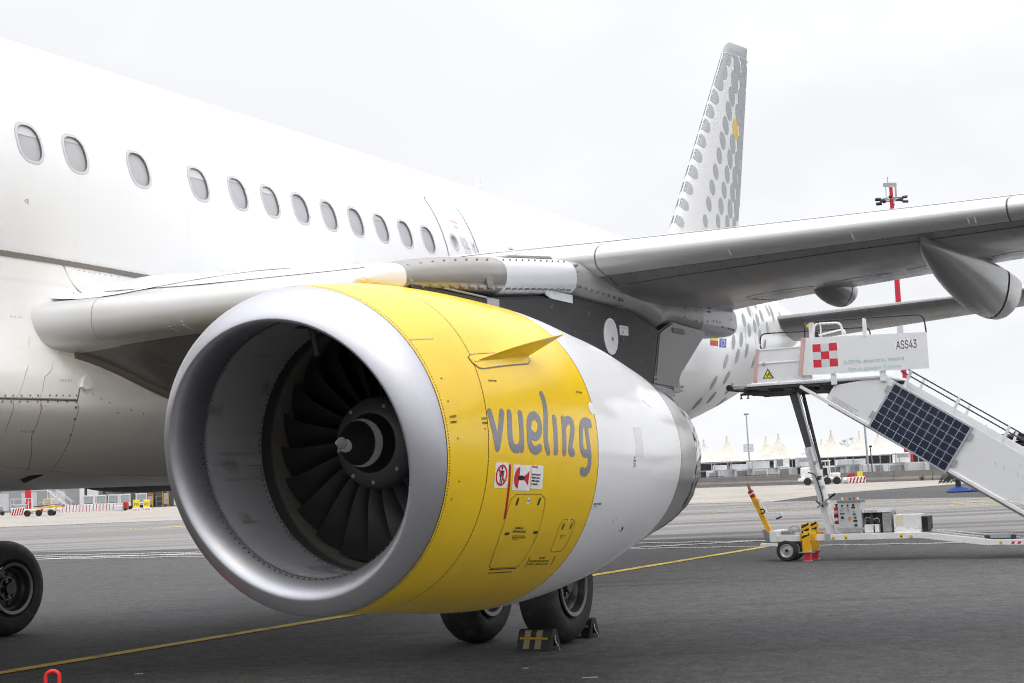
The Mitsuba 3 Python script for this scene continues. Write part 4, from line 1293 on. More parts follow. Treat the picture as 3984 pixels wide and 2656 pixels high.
# hatches: raised hair-line seams, latches
h1 = Polygon(sv([(-3.262, -.345), (-3.218, -.3136), (-2.905, -.3043), (-2.841, -.33), (-2.817, -.40), (-2.784, -.547), (-2.772, -.669), (-2.764, -.78), (-3.10, -.797), (-3.145, -.775), (-3.203, -.687), (-3.249, -.566), (-3.27, -.42)]))
h2 = Polygon(sv([(-2.528, -.466), (-2.504, -.448), (-2.372, -.444), (-2.318, -.463), (-2.30, -.55), (-2.288, -.617), (-2.312, -.663), (-2.447, -.668), (-2.482, -.65), (-2.51, -.566)]))
for h in (h1, h2):
    r = h.buffer(.03).buffer(-.03)
    put(LineString(r.exterior.coords).buffer(.0024), .0012, FC + '__hatch_seam', SEAMY)
for s, a, w, hh in ((-3.183, -.355, .020, .045), (-2.913, -.346, .020, .045), (-2.477, -.491, .018, .042), (-2.361, -.487, .018, .042), (-3.175, -.5506, .05, .018), (-2.823, -.5356, .05, .018)):
    P = affinity.skew(sbox(s - w / 2, a * KV - hh / 2, s + w / 2, a * KV + hh / 2), 8)
    v, f = cells(affinity.scale(P, 1, 1 / KV, origin=(0, 0)), .02, .02)
    top = nac_off(v[:, 0], v[:, 1], .004)
    add(FC + '__latch', trimesh.Trimesh(top, f, process=False), LATCH, False)
put(quad(-3.065, -3.034, -.365, -.328), .0016, FC + '__data_label', WHITEP)
put(quad(-3.062, -3.037, -.352, -.343), .0022, FC + '__data_label_print', FLAGB)
put(Point(-2.425, -.449 * KV).buffer(.012), .002, FC + '__seal_dot', WHITEP)
for t, s, a, h in (('ENGINE OIL', -3.10, -.519, .012), ('SERVICING ACCESS', -3.115, -.541, .012), ('TOTAL CAPACITY 24.5 QUARTS', -3.098, -.566, .0075), ('CLOSE AND LATCH BEFORE FLIGHT', -3.092, -.577, .0075), ('CHECK LEVEL', -3.08, -.588, .0075),
                   ('CAUTION', -2.575, -.716, .0125), ('MAKE SURE THE FAN COWL DOORS', -2.672, -.740, .0115), ('ARE FULLY LATCHED WHEN CLOSED', -2.662, -.763, .0115),
                   ('HOIST', -3.949, .142, .014), ('POINT', -3.953, .110, .014), ('HOIST', -3.648, .114, .013), ('POINT', -3.645, .088, .013), ('HOIST POINT', -3.49, .342, .0105), ('HOIST POINT', -2.345, .344, .0105), ('STARTER VALVE', -2.46, -.556, .007), ('ACCESS', -2.45, -.568, .007)):
    words(t, s, a, h, FC + '__stencil', PRINT, h > .01, .002)
for l in ([(-2.7075, -.7016), (-2.668, -.785)], [(-2.350, -.696), (-2.314, -.768)]):
    put(LineString(sv(l)).buffer(.004, cap_style=2), .0016, FC + '__stencil_bar', PRINT)
put(LineString(sv([(-3.11, -.806), (-2.78, -.792)])).buffer(.004, cap_style=2), .0016, FC + '__drip_slot', PRINT)
put(LineString(sv([(-3.08, -.835), (-2.80, -.822)])).buffer(.004, cap_style=2), .0016, FC + '__drip_slot', PRINT)
put(LineString(sv([(-3.985, .657), (-3.93, .65), (-3.82, .634)])).buffer(.003, cap_style=2), .0014, EP + '__nose_cowl__seam_mark', LETTER)
for s, a in ((-3.92, .38), (-3.93, -.33), (-3.88, -.23), (-3.62, .06), (-3.90, .02), (-3.93, .24)): put(Point(s, a * KV).buffer(.006), .0014, EP + '__nose_cowl__fastener', PRINT)
RC = EP + '__reverser_cowl'
words('HOIST POINT', -2.115, -.352, .014, RC + '__stencil', PRINT, True, .002)
words('IF LOCKED', -2.105, -.366, .007, RC + '__stencil', PRINT, False, .002)
words('CAUTION', -1.445, -.062, .010, RC + '__stencil', PRINT, True, .002)
for i in range(3): words('HOT AREA', -1.44 + .003 * i, -.077 - .012 * i, .0075, RC + '__stencil', PRINT, False, .002)
put(Point(-1.41, -.035 * KV).buffer(.010), .002, RC + '__plug', PRINT)
put(quad(-1.385, -1.19, -.03, .18, .02), .0008, RC + '__repair_patch', PATCH)
put(LineString(sv([(-1.325, -.54), (-1.30, -.555)])).buffer(.010), .002, RC + '__drain', PRINT)
put(LineString(sv([(-1.37, -.562), (-1.30, -.567)])).buffer(.003), .002, RC + '__scratch', PRINT)
for s, a, l in ((-1.6, -.45, .05), (-1.63, -.47, .04), (-.9, .42, .2), (-.55, .52, .16), (-.35, .55, .12), (-.25, .35, .05)):
    put(LineString([(s, a * KV), (s + l, a * KV - l * .25)]).buffer(.002), .001, RC + '__scratch', LETTER)

# vortex strake with its base plate
Fp, Tp, Rp = nac(np.array(-3.588), np.array(.466), -.004), nac(np.array(-2.655), np.array(.58), .215), nac(np.array(-2.864), np.array(.545), -.004)
nr = np.cross(Tp - Fp, Rp - Fp); nr /= np.linalg.norm(nr)
R = []
for t in np.linspace(0, 1, 14):
    lo = Fp + (Rp - Fp) * t
    hi = Fp + (Tp - Fp) * t + np.array([.0, 0, .012]) * math.sin(math.pi * t)
    w = .010 * math.sin(math.pi * min(t + .12, .88)) + .002
    R.append(np.stack([lo - nr * w, hi - nr * .003, hi + nr * .003, lo + nr * w]))
add(FC + '__strake', loft(np.array(R), caps=True), YELLOW, 30)
root = [nac(np.array(-3.588 + .724 * t), np.array(.466 + .079 * t), .006) for t in np.linspace(0, 1, 14)]
add(FC + '__strake_foot', tube([Fp + (Rp - Fp) * t for t in np.linspace(.02, 1, 10)], .014, 8), YELLOW, 40)
base = Polygon(sv([(-3.62, .492), (-3.58, .508), (-2.88, .56), (-2.855, .545), (-2.862, .512), (-2.905, .487), (-3.50, .420), (-3.55, .424), (-3.60, .455)])).buffer(.02).buffer(-.02)
put(base, .004, FC + '__strake_plate', YELLOW)
put(LineString(base.exterior.coords).buffer(.0035), .0045, FC + '__strake_plate_seal', SEAL)

# ------------------------------------------------------------------ tail dots, flags, door print
FINP = [(21.95, 11.62)]
fin_poly = Polygon([(fle(z), z) for z in np.linspace(5.9, 11.36, 40)] + [(y, 11.36 + (y - 21.69) * .13) for y in (22.2, 22.8, 23.2)] + [(fte(z) - .0, z) for z in np.linspace(11.6, 5.9, 40)]).buffer(-.001)
DOTS = [(17.94, 6.86, .14), (18.28, 7.27, .15), (18.6, 7.68, .17), (18.96, 8.09, .18), (19.31, 8.51, .18), (19.63, 8.91, .19), (19.97, 9.32, .2), (20.3, 9.73, .22), (20.67, 10.13, .23), (21.05, 10.55, .25), (21.35, 10.92, .29),
        (19.21, 7.02, .15), (19.54, 7.44, .17), (19.87, 7.86, .18), (20.2, 8.27, .18), (20.54, 8.69, .19), (20.87, 9.1, .21), (21.19, 9.51, .22), (21.52, 9.92, .23), (21.84, 10.33, .24), (22.15, 10.74, .28), (22.46, 11.16, .30), (21.72, 11.34, .30),
        (20.15, 7.14, .17), (20.46, 7.53, .2), (20.78, 7.94, .2), (21.11, 8.36, .21), (21.42, 8.77, .23), (21.73, 9.18, .24), (22.04, 9.59, .26), (22.35, 10.0, .26), (22.67, 10.41, .29), (22.95, 10.84, .31), (22.25, 11.60, .3),
        (20.97, 7.22, .19), (21.27, 7.59, .23), (21.57, 8.01, .23), (21.86, 8.41, .26), (22.16, 8.82, .27), (22.44, 9.23, .28), (22.72, 9.63, .29), (22.93, 10.08, .29), (23.2, 10.5, .3),
        (21.66, 7.27, .19), (21.93, 7.66, .26), (22.2, 8.05, .28), (22.48, 8.45, .28), (22.78, 8.85, .26), (22.9, 9.3, .26), (23.2, 9.75, .26), (23.17, 11.34, .32), (23.41, 11.78, .28), (22.85, 11.72, .3), (23.5, 11.0, .25),
        (18.9, 6.6, .14), (19.85, 6.72, .15), (20.7, 6.8, .17), (21.4, 6.85, .19)]
used = []
for y, z, r in DOTS:
    shp = Point(y, z).buffer(r, 14).intersection(fin_poly)
    for u in used: shp = shp.difference(u)
    if shp.is_empty: continue
    used.append(shp.buffer(.001))
    v, f = cells(shp, .02, .06)
    for sg in (1, -1):
        zt = v[:, 1]
        z0 = zt.copy()
        for _ in range(4): z0 = zt - (v[:, 0] - fle(z0)) * .13 * np.clip((z0 - 10.4) / .97, 0, 1)
        P = np.stack([sg * (fin_x(v[:, 0], np.minimum(z0, 11.37)) + .005), v[:, 0], zt], -1)
        e = .01
        gx = (fin_x(v[:, 0] + e, np.minimum(z0, 11.3)) - fin_x(np.maximum(v[:, 0] - e, fle(z0) + .02), np.minimum(z0, 11.3))) / (2 * e)
        nn = np.stack([np.full(len(v), sg * 1.0), -np.clip(gx, -.2, 1.2), np.clip(gx, -.2, 1.2) * .8], -1)
        add_n(A + 'tail_fin__dot', P, f, nn / np.linalg.norm(nn, axis=1, keepdims=True), DOTY if (y, z) == (22.04, 9.59) else DOT)
labels[A + 'tail_fin__dot'] = {'label': 'grey round dot on the tail fin'}
FD = [(15.07, -44.3), (15.88, -42.6), (15.32, -30.4), (16.17, -29), (15.67, -17.8), (16.49, -15.4), (17.23, -12.7), (17.4, 1.5), (17.96, 4.5), (16.04, -6.3), (16.67, -4.9), (18.4, -3.0), (17.04, 8.3), (18.34, 9.5), (17.75, 16.5), (18.9, 13.5), (19.9, 20.0), (19.3, 3.0), (20.3, 15.5), (20.4, 21.5), (19.0, -12), (18.2, -22), (17.0, -40), (17.5, -55), (19.6, -35), (14.3, -57), (18.6, 24), (21.1, 8), (21.4, 16)]
for y, th in FD:
    g = DEG * RF / float(half_c(y))
    on_fus(affinity.translate(affinity.scale(Point(0, 0).buffer(1, 10), .145, .145 * g), y, th), .003, A + 'fuselage__dot', DOT)
rect = lambda y0, y1, t0, t1: Polygon([(y0, t0), (y1, t0 - .15), (y1, t1 - .5), (y0, t1)])
on_fus(rect(14.42, 14.93, -3.6, -5.0), .003, A + 'fuselage__flag_stripe', YELB)
on_fus(rect(14.42, 14.93, -5.0, -7.9), .003, A + 'fuselage__flag_stripe', REDD)
on_fus(rect(15.02, 15.5, -4.0, -9.0), .003, A + 'fuselage__flag', FLAGB)
for t in np.arange(12) * math.pi / 6:
    on_fus(affinity.translate(affinity.scale(Point(0, 0).buffer(1, 4), .018, .5), 15.26 + .12 * math.cos(t), -6.6 + 1.7 * math.sin(t)), .005, A + 'fuselage__flag_star', FLAGW)


def fus_words(text, y0, th0, h, key, m, bold=False):
    t = meshkit.text_mesh(text, h, .0006, bold)
    x, y, z = t.vertices.T
    t.vertices = fus(y0 + x, th0 + y * DEG) + (.0015 + z)[:, None] * fus_n(y0 + x, th0 + y * DEG)
    return add(key, t, m, False)


D = A + 'exit_door'
on_fus(Polygon([(5.06, 25.9), (5.25, 25.9), (5.25, 27.0), (5.06, 27.0)]), .0015, D + '__red_label', PINKM)
on_fus(Polygon([(5.10, 23.6), (5.20, 23.6), (5.20, 24.9), (5.10, 24.9)]), .0015, D + '__red_label', PINKM)
for i in range(5): fus_words('PUSH TO OPEN DOOR'[:13 + i % 3], 5.12, 19.4 - .75 * i, .016, D + '__stencil', GREYP)
fus_words('TO OPEN', 5.15, 15.3, .03, D + '__stencil', GREYP, True)
for i in range(5): fus_words('LIFT FLAP TURN LEVER'[:14 + i % 4], 5.16, 14.3 - .7 * i, .014, D + '__stencil', GREYP)
on_fus(Polygon([(4.95, 13.2), (4.965, 13.2), (4.965, 14.4), (4.985, 14.4), (4.957, 15.0), (4.93, 14.4), (4.95, 14.4)]), .0015, D + '__arrow', MIDGREY)
on_fus(Polygon([(5.44, 12.0), (5.452, 12.0), (5.452, 17.2), (5.475, 17.2), (5.446, 18.4), (5.417, 17.2), (5.44, 17.2)]), .0015, D + '__arrow', MIDGREY)
on_fus(Polygon([(5.40, 11.5), (5.48, 11.5), (5.48, 19.2), (5.40, 19.2)]).exterior.buffer(.004), .001, D + '__arrow_frame', GREYP)
on_fus(Polygon([(-2.40, .5), (-2.36, -.1), (-2.36, 1.1)]).exterior.buffer(.006), .0015, A + 'fuselage__triangle_mark', GREYP)
# ------------------------------------------------------------------ boarding stairs at the rear door
S = 'boarding_stairs__'
Y0, Y1 = 14.7, 16.25


def plate(key, pts, m, y=Y0, th=.03, both=False, smooth=False):
    ms = [extr(pts, th, 'y', y)]
    if both: ms.append(extr(pts, th, 'y', Y1 - (y - Y0) - th))
    k = None
    for q in ms: k = add(key, q, m, smooth)
    return k


def face_words(text, x, z, h, key, m, y, bold=False, width=None, ang=0.0):
    t = meshkit.text_mesh(text, h, .002, bold)
    v = t.vertices
    kx = width / v[:, 0].max() if width else 1.0
    c, s = math.cos(ang), math.sin(ang)
    X, Z = v[:, 0] * kx, v[:, 1]
    t.vertices = np.stack([x + c * X - s * Z, y - v[:, 2], z + s * X + c * Z], -1)
    t.fix_normals()
    return add(key, t, m, False)


def bar(key, a, b, w, h, m, bev=.004):
    """a rectangular bar between two points: w across, h in the other direction"""
    a, b = np.array(a, float), np.array(b, float)
    d = b - a; L = np.linalg.norm(d); d /= L
    ref = np.array([0, 1.0, 0]) if abs(d[1]) < .9 else np.array([1.0, 0, 0])
    e = np.cross(d, ref); e /= np.linalg.norm(e)
    f = np.cross(e, d)
    m_ = bx((0, -w / 2, -h / 2), (L, w / 2, h / 2), bev)
    v = m_.vertices
    m_.vertices = a + v[:, :1] * d + v[:, 1:2] * f + v[:, 2:3] * e
    m_.fix_normals()
    return add(key, m_, m, 20)


TUBED = mat('tube_dark', (0.085, 0.087, 0.09), 0.3)
# platform: deck, dark beams underneath, bumper tube
add(S + 'platform_deck', bx((2.40, Y0, 3.13), (4.92, Y1, 3.175), .004), WHITEP, 20)
add(S + 'platform_beam', bx((2.35, Y0 + .02, 3.075), (4.90, Y0 + .10, 3.128), .004), DARK, 20)
add(S + 'platform_beam', bx((2.35, Y1 - .10, 3.075), (4.90, Y1 - .02, 3.128), .004), DARK, 20)
for x in (2.30, 2.75, 3.2, 3.7, 4.3):
    add(S + 'cross_member', bx((x, Y0 + .1, 3.0), (x + .06, Y1 - .1, 3.12), .004), DARK, 20)
add(S + 'platform_tongue', bx((2.10, Y0 + .03, 3.10), (2.44, Y1 - .03, 3.17), .006), GALV, 20)
add(S + 'bumper_tube', cyl((2.07, Y0 - .02, 3.13), (2.07, Y1 + .02, 3.13), .058, 20), BLACK, 40)
add(S + 'under_rail', bx((2.22, Y0 + .15, 2.985), (3.5, Y0 + .2, 3.03), .004), DARK, 20)
add(S + 'under_rail', bx((2.30, Y0 + .6, 2.99), (4.1, Y0 + .65, 3.03), .004), MIDGREY, 20)
add(S + 'under_rail', bx((2.30, Y1 - .25, 2.99), (4.1, Y1 - .2, 3.03), .004), MIDGREY, 20)
for x in (2.25, 2.38): add(S + 'stop_bolt', [cyl((x, Y0 + .1, 2.93), (x, Y0 + .1, 3.02), .014, 8), cyl((x, Y0 + .1, 2.92), (x, Y0 + .1, 2.935), .026, 10)], DARK, 30)
for x in (4.0, 4.86):
    add(S + 'slide_roller', [bx((x - .05, Y0 - .05, 3.06), (x + .05, Y0 + .01, 3.26), .01), cyl((x, Y0 - .056, 3.09), (x, Y0 - .04, 3.09), .02, 12)], WHITEP, 20)
add(S + 'slide_rail', bx((3.4, Y0 - .02, 3.115), (4.9, Y0, 3.15), .003), GALV, 20)
# guard panels
plate(S + 'guard_panel', [(2.58, 3.19), (3.60, 3.19), (3.62, 3.765), (2.62, 3.80)], WHITEP, Y0 + .04)
plate(S + 'guard_panel', [(2.58, 3.19), (4.85, 3.19), (4.85, 3.765), (2.62, 3.80)], WHITEP, Y1 - .05)
for z in (3.535, 3.78):
    add(S + 'guard_rib', bx((2.62, Y0 + .025, z - .012), (3.55, Y0 + .04, z + .012), .003), WHITEP, 20)
plate(S + 'door_fender', [(2.515, 3.19), (2.575, 3.19), (2.655, 3.80), (2.60, 3.80)], PINK, Y0 + .01, .07)
plate(S + 'door_fender', [(3.385, 3.27), (3.455, 3.27), (3.54, 3.925), (3.475, 3.93)], PINK, Y0 - .09, .07)
plate(S + 'door_fender', [(2.515, 3.19), (2.575, 3.19), (2.655, 3.80), (2.60, 3.80)], PINK, Y1 - .08, .07)
plate(S + 'sign_panel', [(3.455, 3.265), (5.66, 3.235), (5.655, 3.855), (3.545, 3.925)], WHITEP, Y0 - .07, .025)
f = Y0 - .0715
for i in range(3):
    for j in range(3):
        x0, z0 = 3.665 + .146 * i, 3.385 + .138 * j
        red = (i + j) % 2 == 0
        plate(S + 'sign_panel__check_square', [(x0, z0), (x0 + .144, z0 - .003), (x0 + .144, z0 + .133), (x0, z0 + .136)], REDL if red else PALE, f - .002, .002)
plate(S + 'sign_panel__number_plate', [(5.10, 3.575), (5.51, 3.57), (5.51, 3.755), (5.10, 3.76)], WHITEB, f - .002, .002)
face_words('ASS43', 5.125, 3.60, .145, S + 'sign_panel__number', PURPLE, f - .0025, True, .355)
face_words('100% electric stairs', 4.19, 3.41, .062, S + 'sign_panel__slogan', GTEXT, f - .001, False, 1.06)
face_words('for a green future', 4.27, 3.285, .062, S + 'sign_panel__slogan', GTEXT2, f - .001, False, .92)
tri = Polygon([(2.70, 3.265), (2.895, 3.26), (2.795, 3.432)])
plate(S + 'hazard_sign', tri.buffer(.004), BLACK, Y0 + .036, .004)
plate(S + 'hazard_sign__face', tri.buffer(-.012), SIGNY, Y0 + .034, .003)
plate(S + 'hazard_sign__figure', union_all([LineString([(2.775, 3.285), (2.80, 3.325), (2.815, 3.345)]).buffer(.007), LineString([(2.80, 3.325), (2.835, 3.32), (2.845, 3.29)]).buffer(.006), LineString([(2.81, 3.34), (2.78, 3.335), (2.765, 3.315)]).buffer(.005), Point(2.823, 3.36).buffer(.011)]), BLACK, Y0 + .032, .002)
add(S + 'latch_box', bx((2.71, Y0 + .0, 3.50), (2.75, Y0 + .04, 3.55), .006), GREYP, 20)
# rails
rr = .016
tb = lambda key, pts, r, m: add(S + key, tube(np.array(pts), r, 8), m, 40)


def rnd(pts, rad=.1, n=6):
    """polyline with rounded corners"""
    p = [np.array(x, float) for x in pts]
    out = [p[0]]
    for a, b, c in zip(p, p[1:], p[2:]):
        u, v = a - b, c - b
        ru = min(rad, .45 * np.linalg.norm(u)); rv = min(rad, .45 * np.linalg.norm(v))
        A_, C_ = b + u / np.linalg.norm(u) * ru, b + v / np.linalg.norm(v) * rv
        for t in np.linspace(0, 1, n): out.append((1 - t) ** 2 * A_ + 2 * t * (1 - t) * b + t * t * C_)
    out.append(p[-1])
    return np.array(out)


tb('hand_rail', rnd([(3.535, Y0 - .06, 3.90), (3.54, Y0 - .06, 4.20), (5.62, Y0 - .06, 4.165), (5.65, Y0 - .06, 3.85)], .13), .013, BLACK)
tb('hand_rail', rnd([(2.62, Y1, 3.75), (2.20, Y1, 3.9), (2.22, Y1, 4.21), (4.30, Y1, 4.17), (4.33, Y1, 3.8)], .12), .013, BLACK)
add(S + 'rail_post', bx((4.57, Y0 - .08, 3.86), (4.63, Y0 - .02, 4.18), .006), WHITEP, 20)
tb('gate', rnd([(3.66, Y0 + .1, 3.7), (3.665, Y0 + .1, 4.175), (4.15, Y0 + .1, 4.155), (4.21, Y0 + .1, 3.7)], .1), .02, WHITEP)
tb('gate', [(3.78, Y0 + .1, 3.75), (3.785, Y0 + .1, 4.16)], .014, WHITEP)
tb('gate', rnd([(3.66, Y0 + .3, 3.98), (4.16, Y0 + .3, 4.06), (4.2, Y0 + .3, 3.7)], .08), .016, WHITEP)
add(S + 'gate_post', bx((3.60, Y0 - .01, 3.85), (3.68, Y0 + .05, 4.20), .006), WHITEP, 20)
add(S + 'gate_lock', bx((3.69, Y0 + .06, 3.93), (3.74, Y0 + .12, 4.03), .006), BLACK, 20)
add(S + 'stop_button', [bx((3.535, Y0 + .0, 4.12), (3.60, Y0 + .05, 4.19), .004)], YELB, 20)
add(S + 'stop_button__knob', cyl((3.52, Y0 + .02, 4.15), (3.54, Y0 + .02, 4.15), .02, 12), REDL, 30)
# flight: side panels, string beams, treads
SL = -.667
upl = lambda x: 3.05 + (x - 5.05) * SL
side = [(3.81, 2.80), (3.99, 3.05), (4.89, 3.165), (5.05, 3.05), (9.25, upl(9.25)), (8.95, .10), (7.25, .84), (6.52, 1.02), (4.52, 2.335)]
plate(S + 'side_panel', side, WHITEP, Y0, .035)
plate(S + 'side_panel', side, WHITEP, Y1 - .035, .035)
bar(S + 'string_beam', (3.38, Y0 + .02, 3.075), (8.55, Y0 + .02, -.285 + .05), .09, .055, WHITEP)
bar(S + 'string_beam', (3.38, Y1 - .02, 3.075), (8.55, Y1 - .02, -.285 + .05), .09, .055, WHITEP)
bar(S + 'string_soffit', (3.85, Y0 + .10, 2.73), (7.7, Y0 + .10, .235), .08, .03, GREYP)
for i in range(14):
    x, z = 5.02 + .30 * i, 2.93 - .205 * (i + 1)
    add(S + 'tread', bx((x, Y0 + .05, z - .03), (x + .30, Y1 - .05, z), .004), GALV, 20)
# lettering on the upper side plate
ang = math.atan2(-.49, .74)
for i, t in enumerate(('PORTATA MASSIMA DELLA PIATTAFORMA   300 kg', 'PORTATA MASSIMA PER GRADINO   200 kg', 'VELOCITA MASSIMA DEL VENTO LATERALE   50 km/h', 'VELOCITA MASSIMA DI RIMORCHIO   25 km/h', "E VIETATO SOSTARE SULLA SCALA IN MOVIMENTO")):
    d = np.array([math.sin(ang), -math.cos(ang)]) * .034 * i
    face_words(t, 3.955 + d[0], 2.845 + d[1], .020, S + 'side_panel__notice', PRINTG, Y0 - .001, False, (.50, .44, .55, .53, .5)[i], ang)
for x, z, l in ((6.62, 1.62, .09), (6.75, 1.52, .04), (6.96, 1.41, .07), (7.02, 1.55, .05)):
    plate(S + 'side_panel__scuff', LineString([(x, z), (x + .012, z - l)]).buffer(.003), MIDGREY, Y0 - .0015, .0015)
# solar panel: frame, backing sheet, sixty cells, brackets
TL, ux, vx = np.array([5.045, 3.05]), np.array([.829, -.559]), np.array([-.559, -.829])
LU, LV = 1.53, .905
pt = lambda u, v: tuple(TL + ux * u + vx * v)
plate(S + 'solar_panel', [pt(0, 0), pt(LU, 0), pt(LU, LV), pt(0, LV)], GALV, Y0 - .045, .04)
plate(S + 'solar_panel__backing', [pt(.025, .02), pt(LU - .025, .02), pt(LU - .025, LV - .02), pt(.025, LV - .02)], PALE, Y0 - .047, .003)
cu, cv = (LU - .06) / 10, (LV - .05) / 6
for i in range(10):
    for j in range(6):
        a, b = .03 + cu * i, .025 + cv * j
        plate(S + 'solar_panel__cell', [pt(a + .004, b + .004), pt(a + cu - .004, b + .004), pt(a + cu - .004, b + cv - .004), pt(a + .004, b + cv - .004)], SOLAR, Y0 - .050, .003)
for i in range(10):
    a = .03 + cu * i
    plate(S + 'solar_panel__bus_bar', union_all([Polygon([pt(a + .006, .03 + cv * j + cv * k / 5 - .0018), pt(a + cu - .006, .03 + cv * j + cv * k / 5 - .0018), pt(a + cu - .006, .03 + cv * j + cv * k / 5 + .0018), pt(a + .006, .03 + cv * j + cv * k / 5 + .0018)]) for j in range(6) for k in (1, 2, 3, 4)]), BUSBAR, Y0 - .0512, .0012)
for u, v in ((-.035, .10), (-.035, .62), (LU + .035, .10), (LU + .035, .62)):
    plate(S + 'solar_panel__bracket', [pt(u - .035, v), pt(u + .035, v), pt(u + .035, v + .13), pt(u - .035, v + .13)], GALV, Y0 - .03, .012)
# stair hand rails
for dz, x0, x1 in ((.352, 5.28, 9.0), (.252, 5.16, 9.0)):
    tb('stair_rail', [(x0, Y0 + .02, upl(x0) + dz), (x1, Y0 + .02, upl(x1) + dz)], .0125, DARK)
for x in (5.25, 6.02, 6.80, 7.6, 8.4):
    bar(S + 'rail_bracket', (x - .09, Y0 + .02, upl(x) - .05), (x + .09, Y0 + .02, upl(x) + .30), .03, .05, WHITEP)
    bar(S + 'rail_bracket', (x - .14, Y1 - .02, upl(x) - .05), (x + .0, Y1 - .02, upl(x) + .26), .03, .05, WHITEP)
# telescopic support column
bar(S + 'support_column__inner_tube', (3.14, Y0 + .35, 3.02), (3.45, Y0 + .35, 1.75), .11, .13, TUBED)
bar(S + 'support_column__outer_tube', (3.385, Y0 + .35, 2.0), (3.71, Y0 + .35, .44), .14, .16, WHITEP)
tb('support_column__piston', [(3.26, Y0 + .24, 2.98), (3.52, Y0 + .24, 1.75)], .022, STEEL)
tb('support_column__cylinder', [(3.44, Y0 + .24, 2.0), (3.74, Y0 + .24, .62)], .034, WHITEP)
tb('support_column__side_tube', [(3.30, Y0 + .42, 3.0), (3.56, Y0 + .42, 1.6)], .03, DARK)
tb('support_column__hose', rnd([(3.36, Y0 + .25, 1.55), (3.50, Y0 + .2, 1.52), (3.6, Y0 + .2, 1.15), (3.60, Y0 + .22, .95)], .12), .010, BLACK)
tb('support_column__hose', rnd([(3.30, Y0 + .25, 2.95), (3.38, Y0 + .2, 2.75), (3.45, Y0 + .2, 2.3)], .12), .006, BLACK)
for x, z in ((3.50, 1.72), (3.56, 1.45), (3.60, 1.28), (3.66, .98)): add(S + 'support_column__clamp', bx((x - .03, Y0 + .2, z - .035), (x + .03, Y0 + .3, z + .035), .005), DARK if z > 1.4 and z < 1.6 else GREYP, 20)
add(S + 'support_column__head_joint', [cyl((3.12, Y0 + .2, 3.03), (3.12, Y0 + .5, 3.03), .055, 16), bx((3.02, Y0 + .22, 3.02), (3.22, Y0 + .48, 3.09), .006)], GREYP, 30)
bar(S + 'hand_lever', (3.50, Y0 + .2, .93), (3.80, Y0 + .15, 1.13), .02, .03, GALV)
tb('hand_lever__grip', [(3.74, Y0 + .16, 1.09), (3.85, Y0 + .15, 1.165)], .018, BLACK)
tb('control_lever', [(3.62, Y0 + .2, .93), (3.49, Y0 + .18, 1.05)], .014, BLACK)
# chassis
bar(S + 'chassis_beam', (2.80, Y0 + .06, .405), (5.33, Y0 + .06, .415), .10, .105, WHITEP)
bar(S + 'chassis_beam', (5.30, Y0 + .06, .417), (6.43, Y0 + .06, .272), .10, .105, WHITEP)
bar(S + 'chassis_beam', (6.40, Y0 + .06, .272), (9.2, Y0 + .06, .262), .10, .09, WHITEP)
bar(S + 'chassis_beam', (2.80, Y0 + .62, .405), (5.33, Y0 + .62, .415), .10, .105, WHITEP)
bar(S + 'chassis_beam', (5.30, Y0 + .62, .417), (6.43, Y0 + .62, .272), .10, .105, WHITEP)
bar(S + 'chassis_beam', (6.40, Y0 + .62, .272), (9.2, Y0 + .62, .262), .10, .09, WHITEP)
for x in (2.75, 4.2, 5.3, 6.6, 8.0): add(S + 'chassis_cross_beam', bx((x, Y0 + .1, .33 if x < 5.4 else .24), (x + .08, Y0 + .6, .40 if x < 5.4 else .30), .006), WHITEP, 20)
add(S + 'chassis_head', bx((2.66, Y0 + .0, .345), (2.80, Y0 + .66, .545), .008), WHITEP, 20)
add(S + 'chassis_foot', bx((2.48, Y0 + .0, .27), (2.80, Y0 + .14, .325), .006), WHITEP, 20)
add(S + 'chassis_foot', bx((2.48, Y0 + .52, .27), (2.80, Y0 + .66, .325), .006), WHITEP, 20)
add(S + 'joint_plate', bx((3.66, Y0 - .008, .335), (3.76, Y0 + .01, .475), .004), GREYP, 20)
for x in (3.79, 5.13, 6.60): add(S + 'yellow_plate', bx((x, Y0 - .004, .375 if x < 6 else .245), (x + .045, Y0 + .008, .42 if x < 6 else .29), .002), SIGNO, 20)
for x, z in ((4.0, .372), (4.955, .382)):
    add(S + 'warning_sticker', extr([(x, z), (x + .06, z), (x + .06, z + .06), (x, z + .06)], .003, 'y', Y0 + .006), SIGNY, False)
    add(S + 'warning_sticker__mark', extr([(x + .01, z + .008), (x + .05, z + .008), (x + .03, z + .046)], .002, 'y', Y0 + .004), BLACK, False)
plate(S + 'red_stripe', [(4.6, .362), (5.3, .372), (5.3, .376), (4.6, .366)], PINK, Y0 + .004, .003)
for i in range(8): plate(S + 'hazard_band', [(6.78 + .1 * i, .245), (6.83 + .1 * i, .245), (6.85 + .1 * i, .285), (6.80 + .1 * i, .285)], REDL, Y0 + .004, .003)
tb('chain', [(3.99, Y0, .34), (4.0, Y0 - .01, .26), (4.04, Y0 - .01, .255)], .008, GALV)
tb('chain', [(4.0, Y0, .26), (3.99, Y0, .19)], .008, GALV)
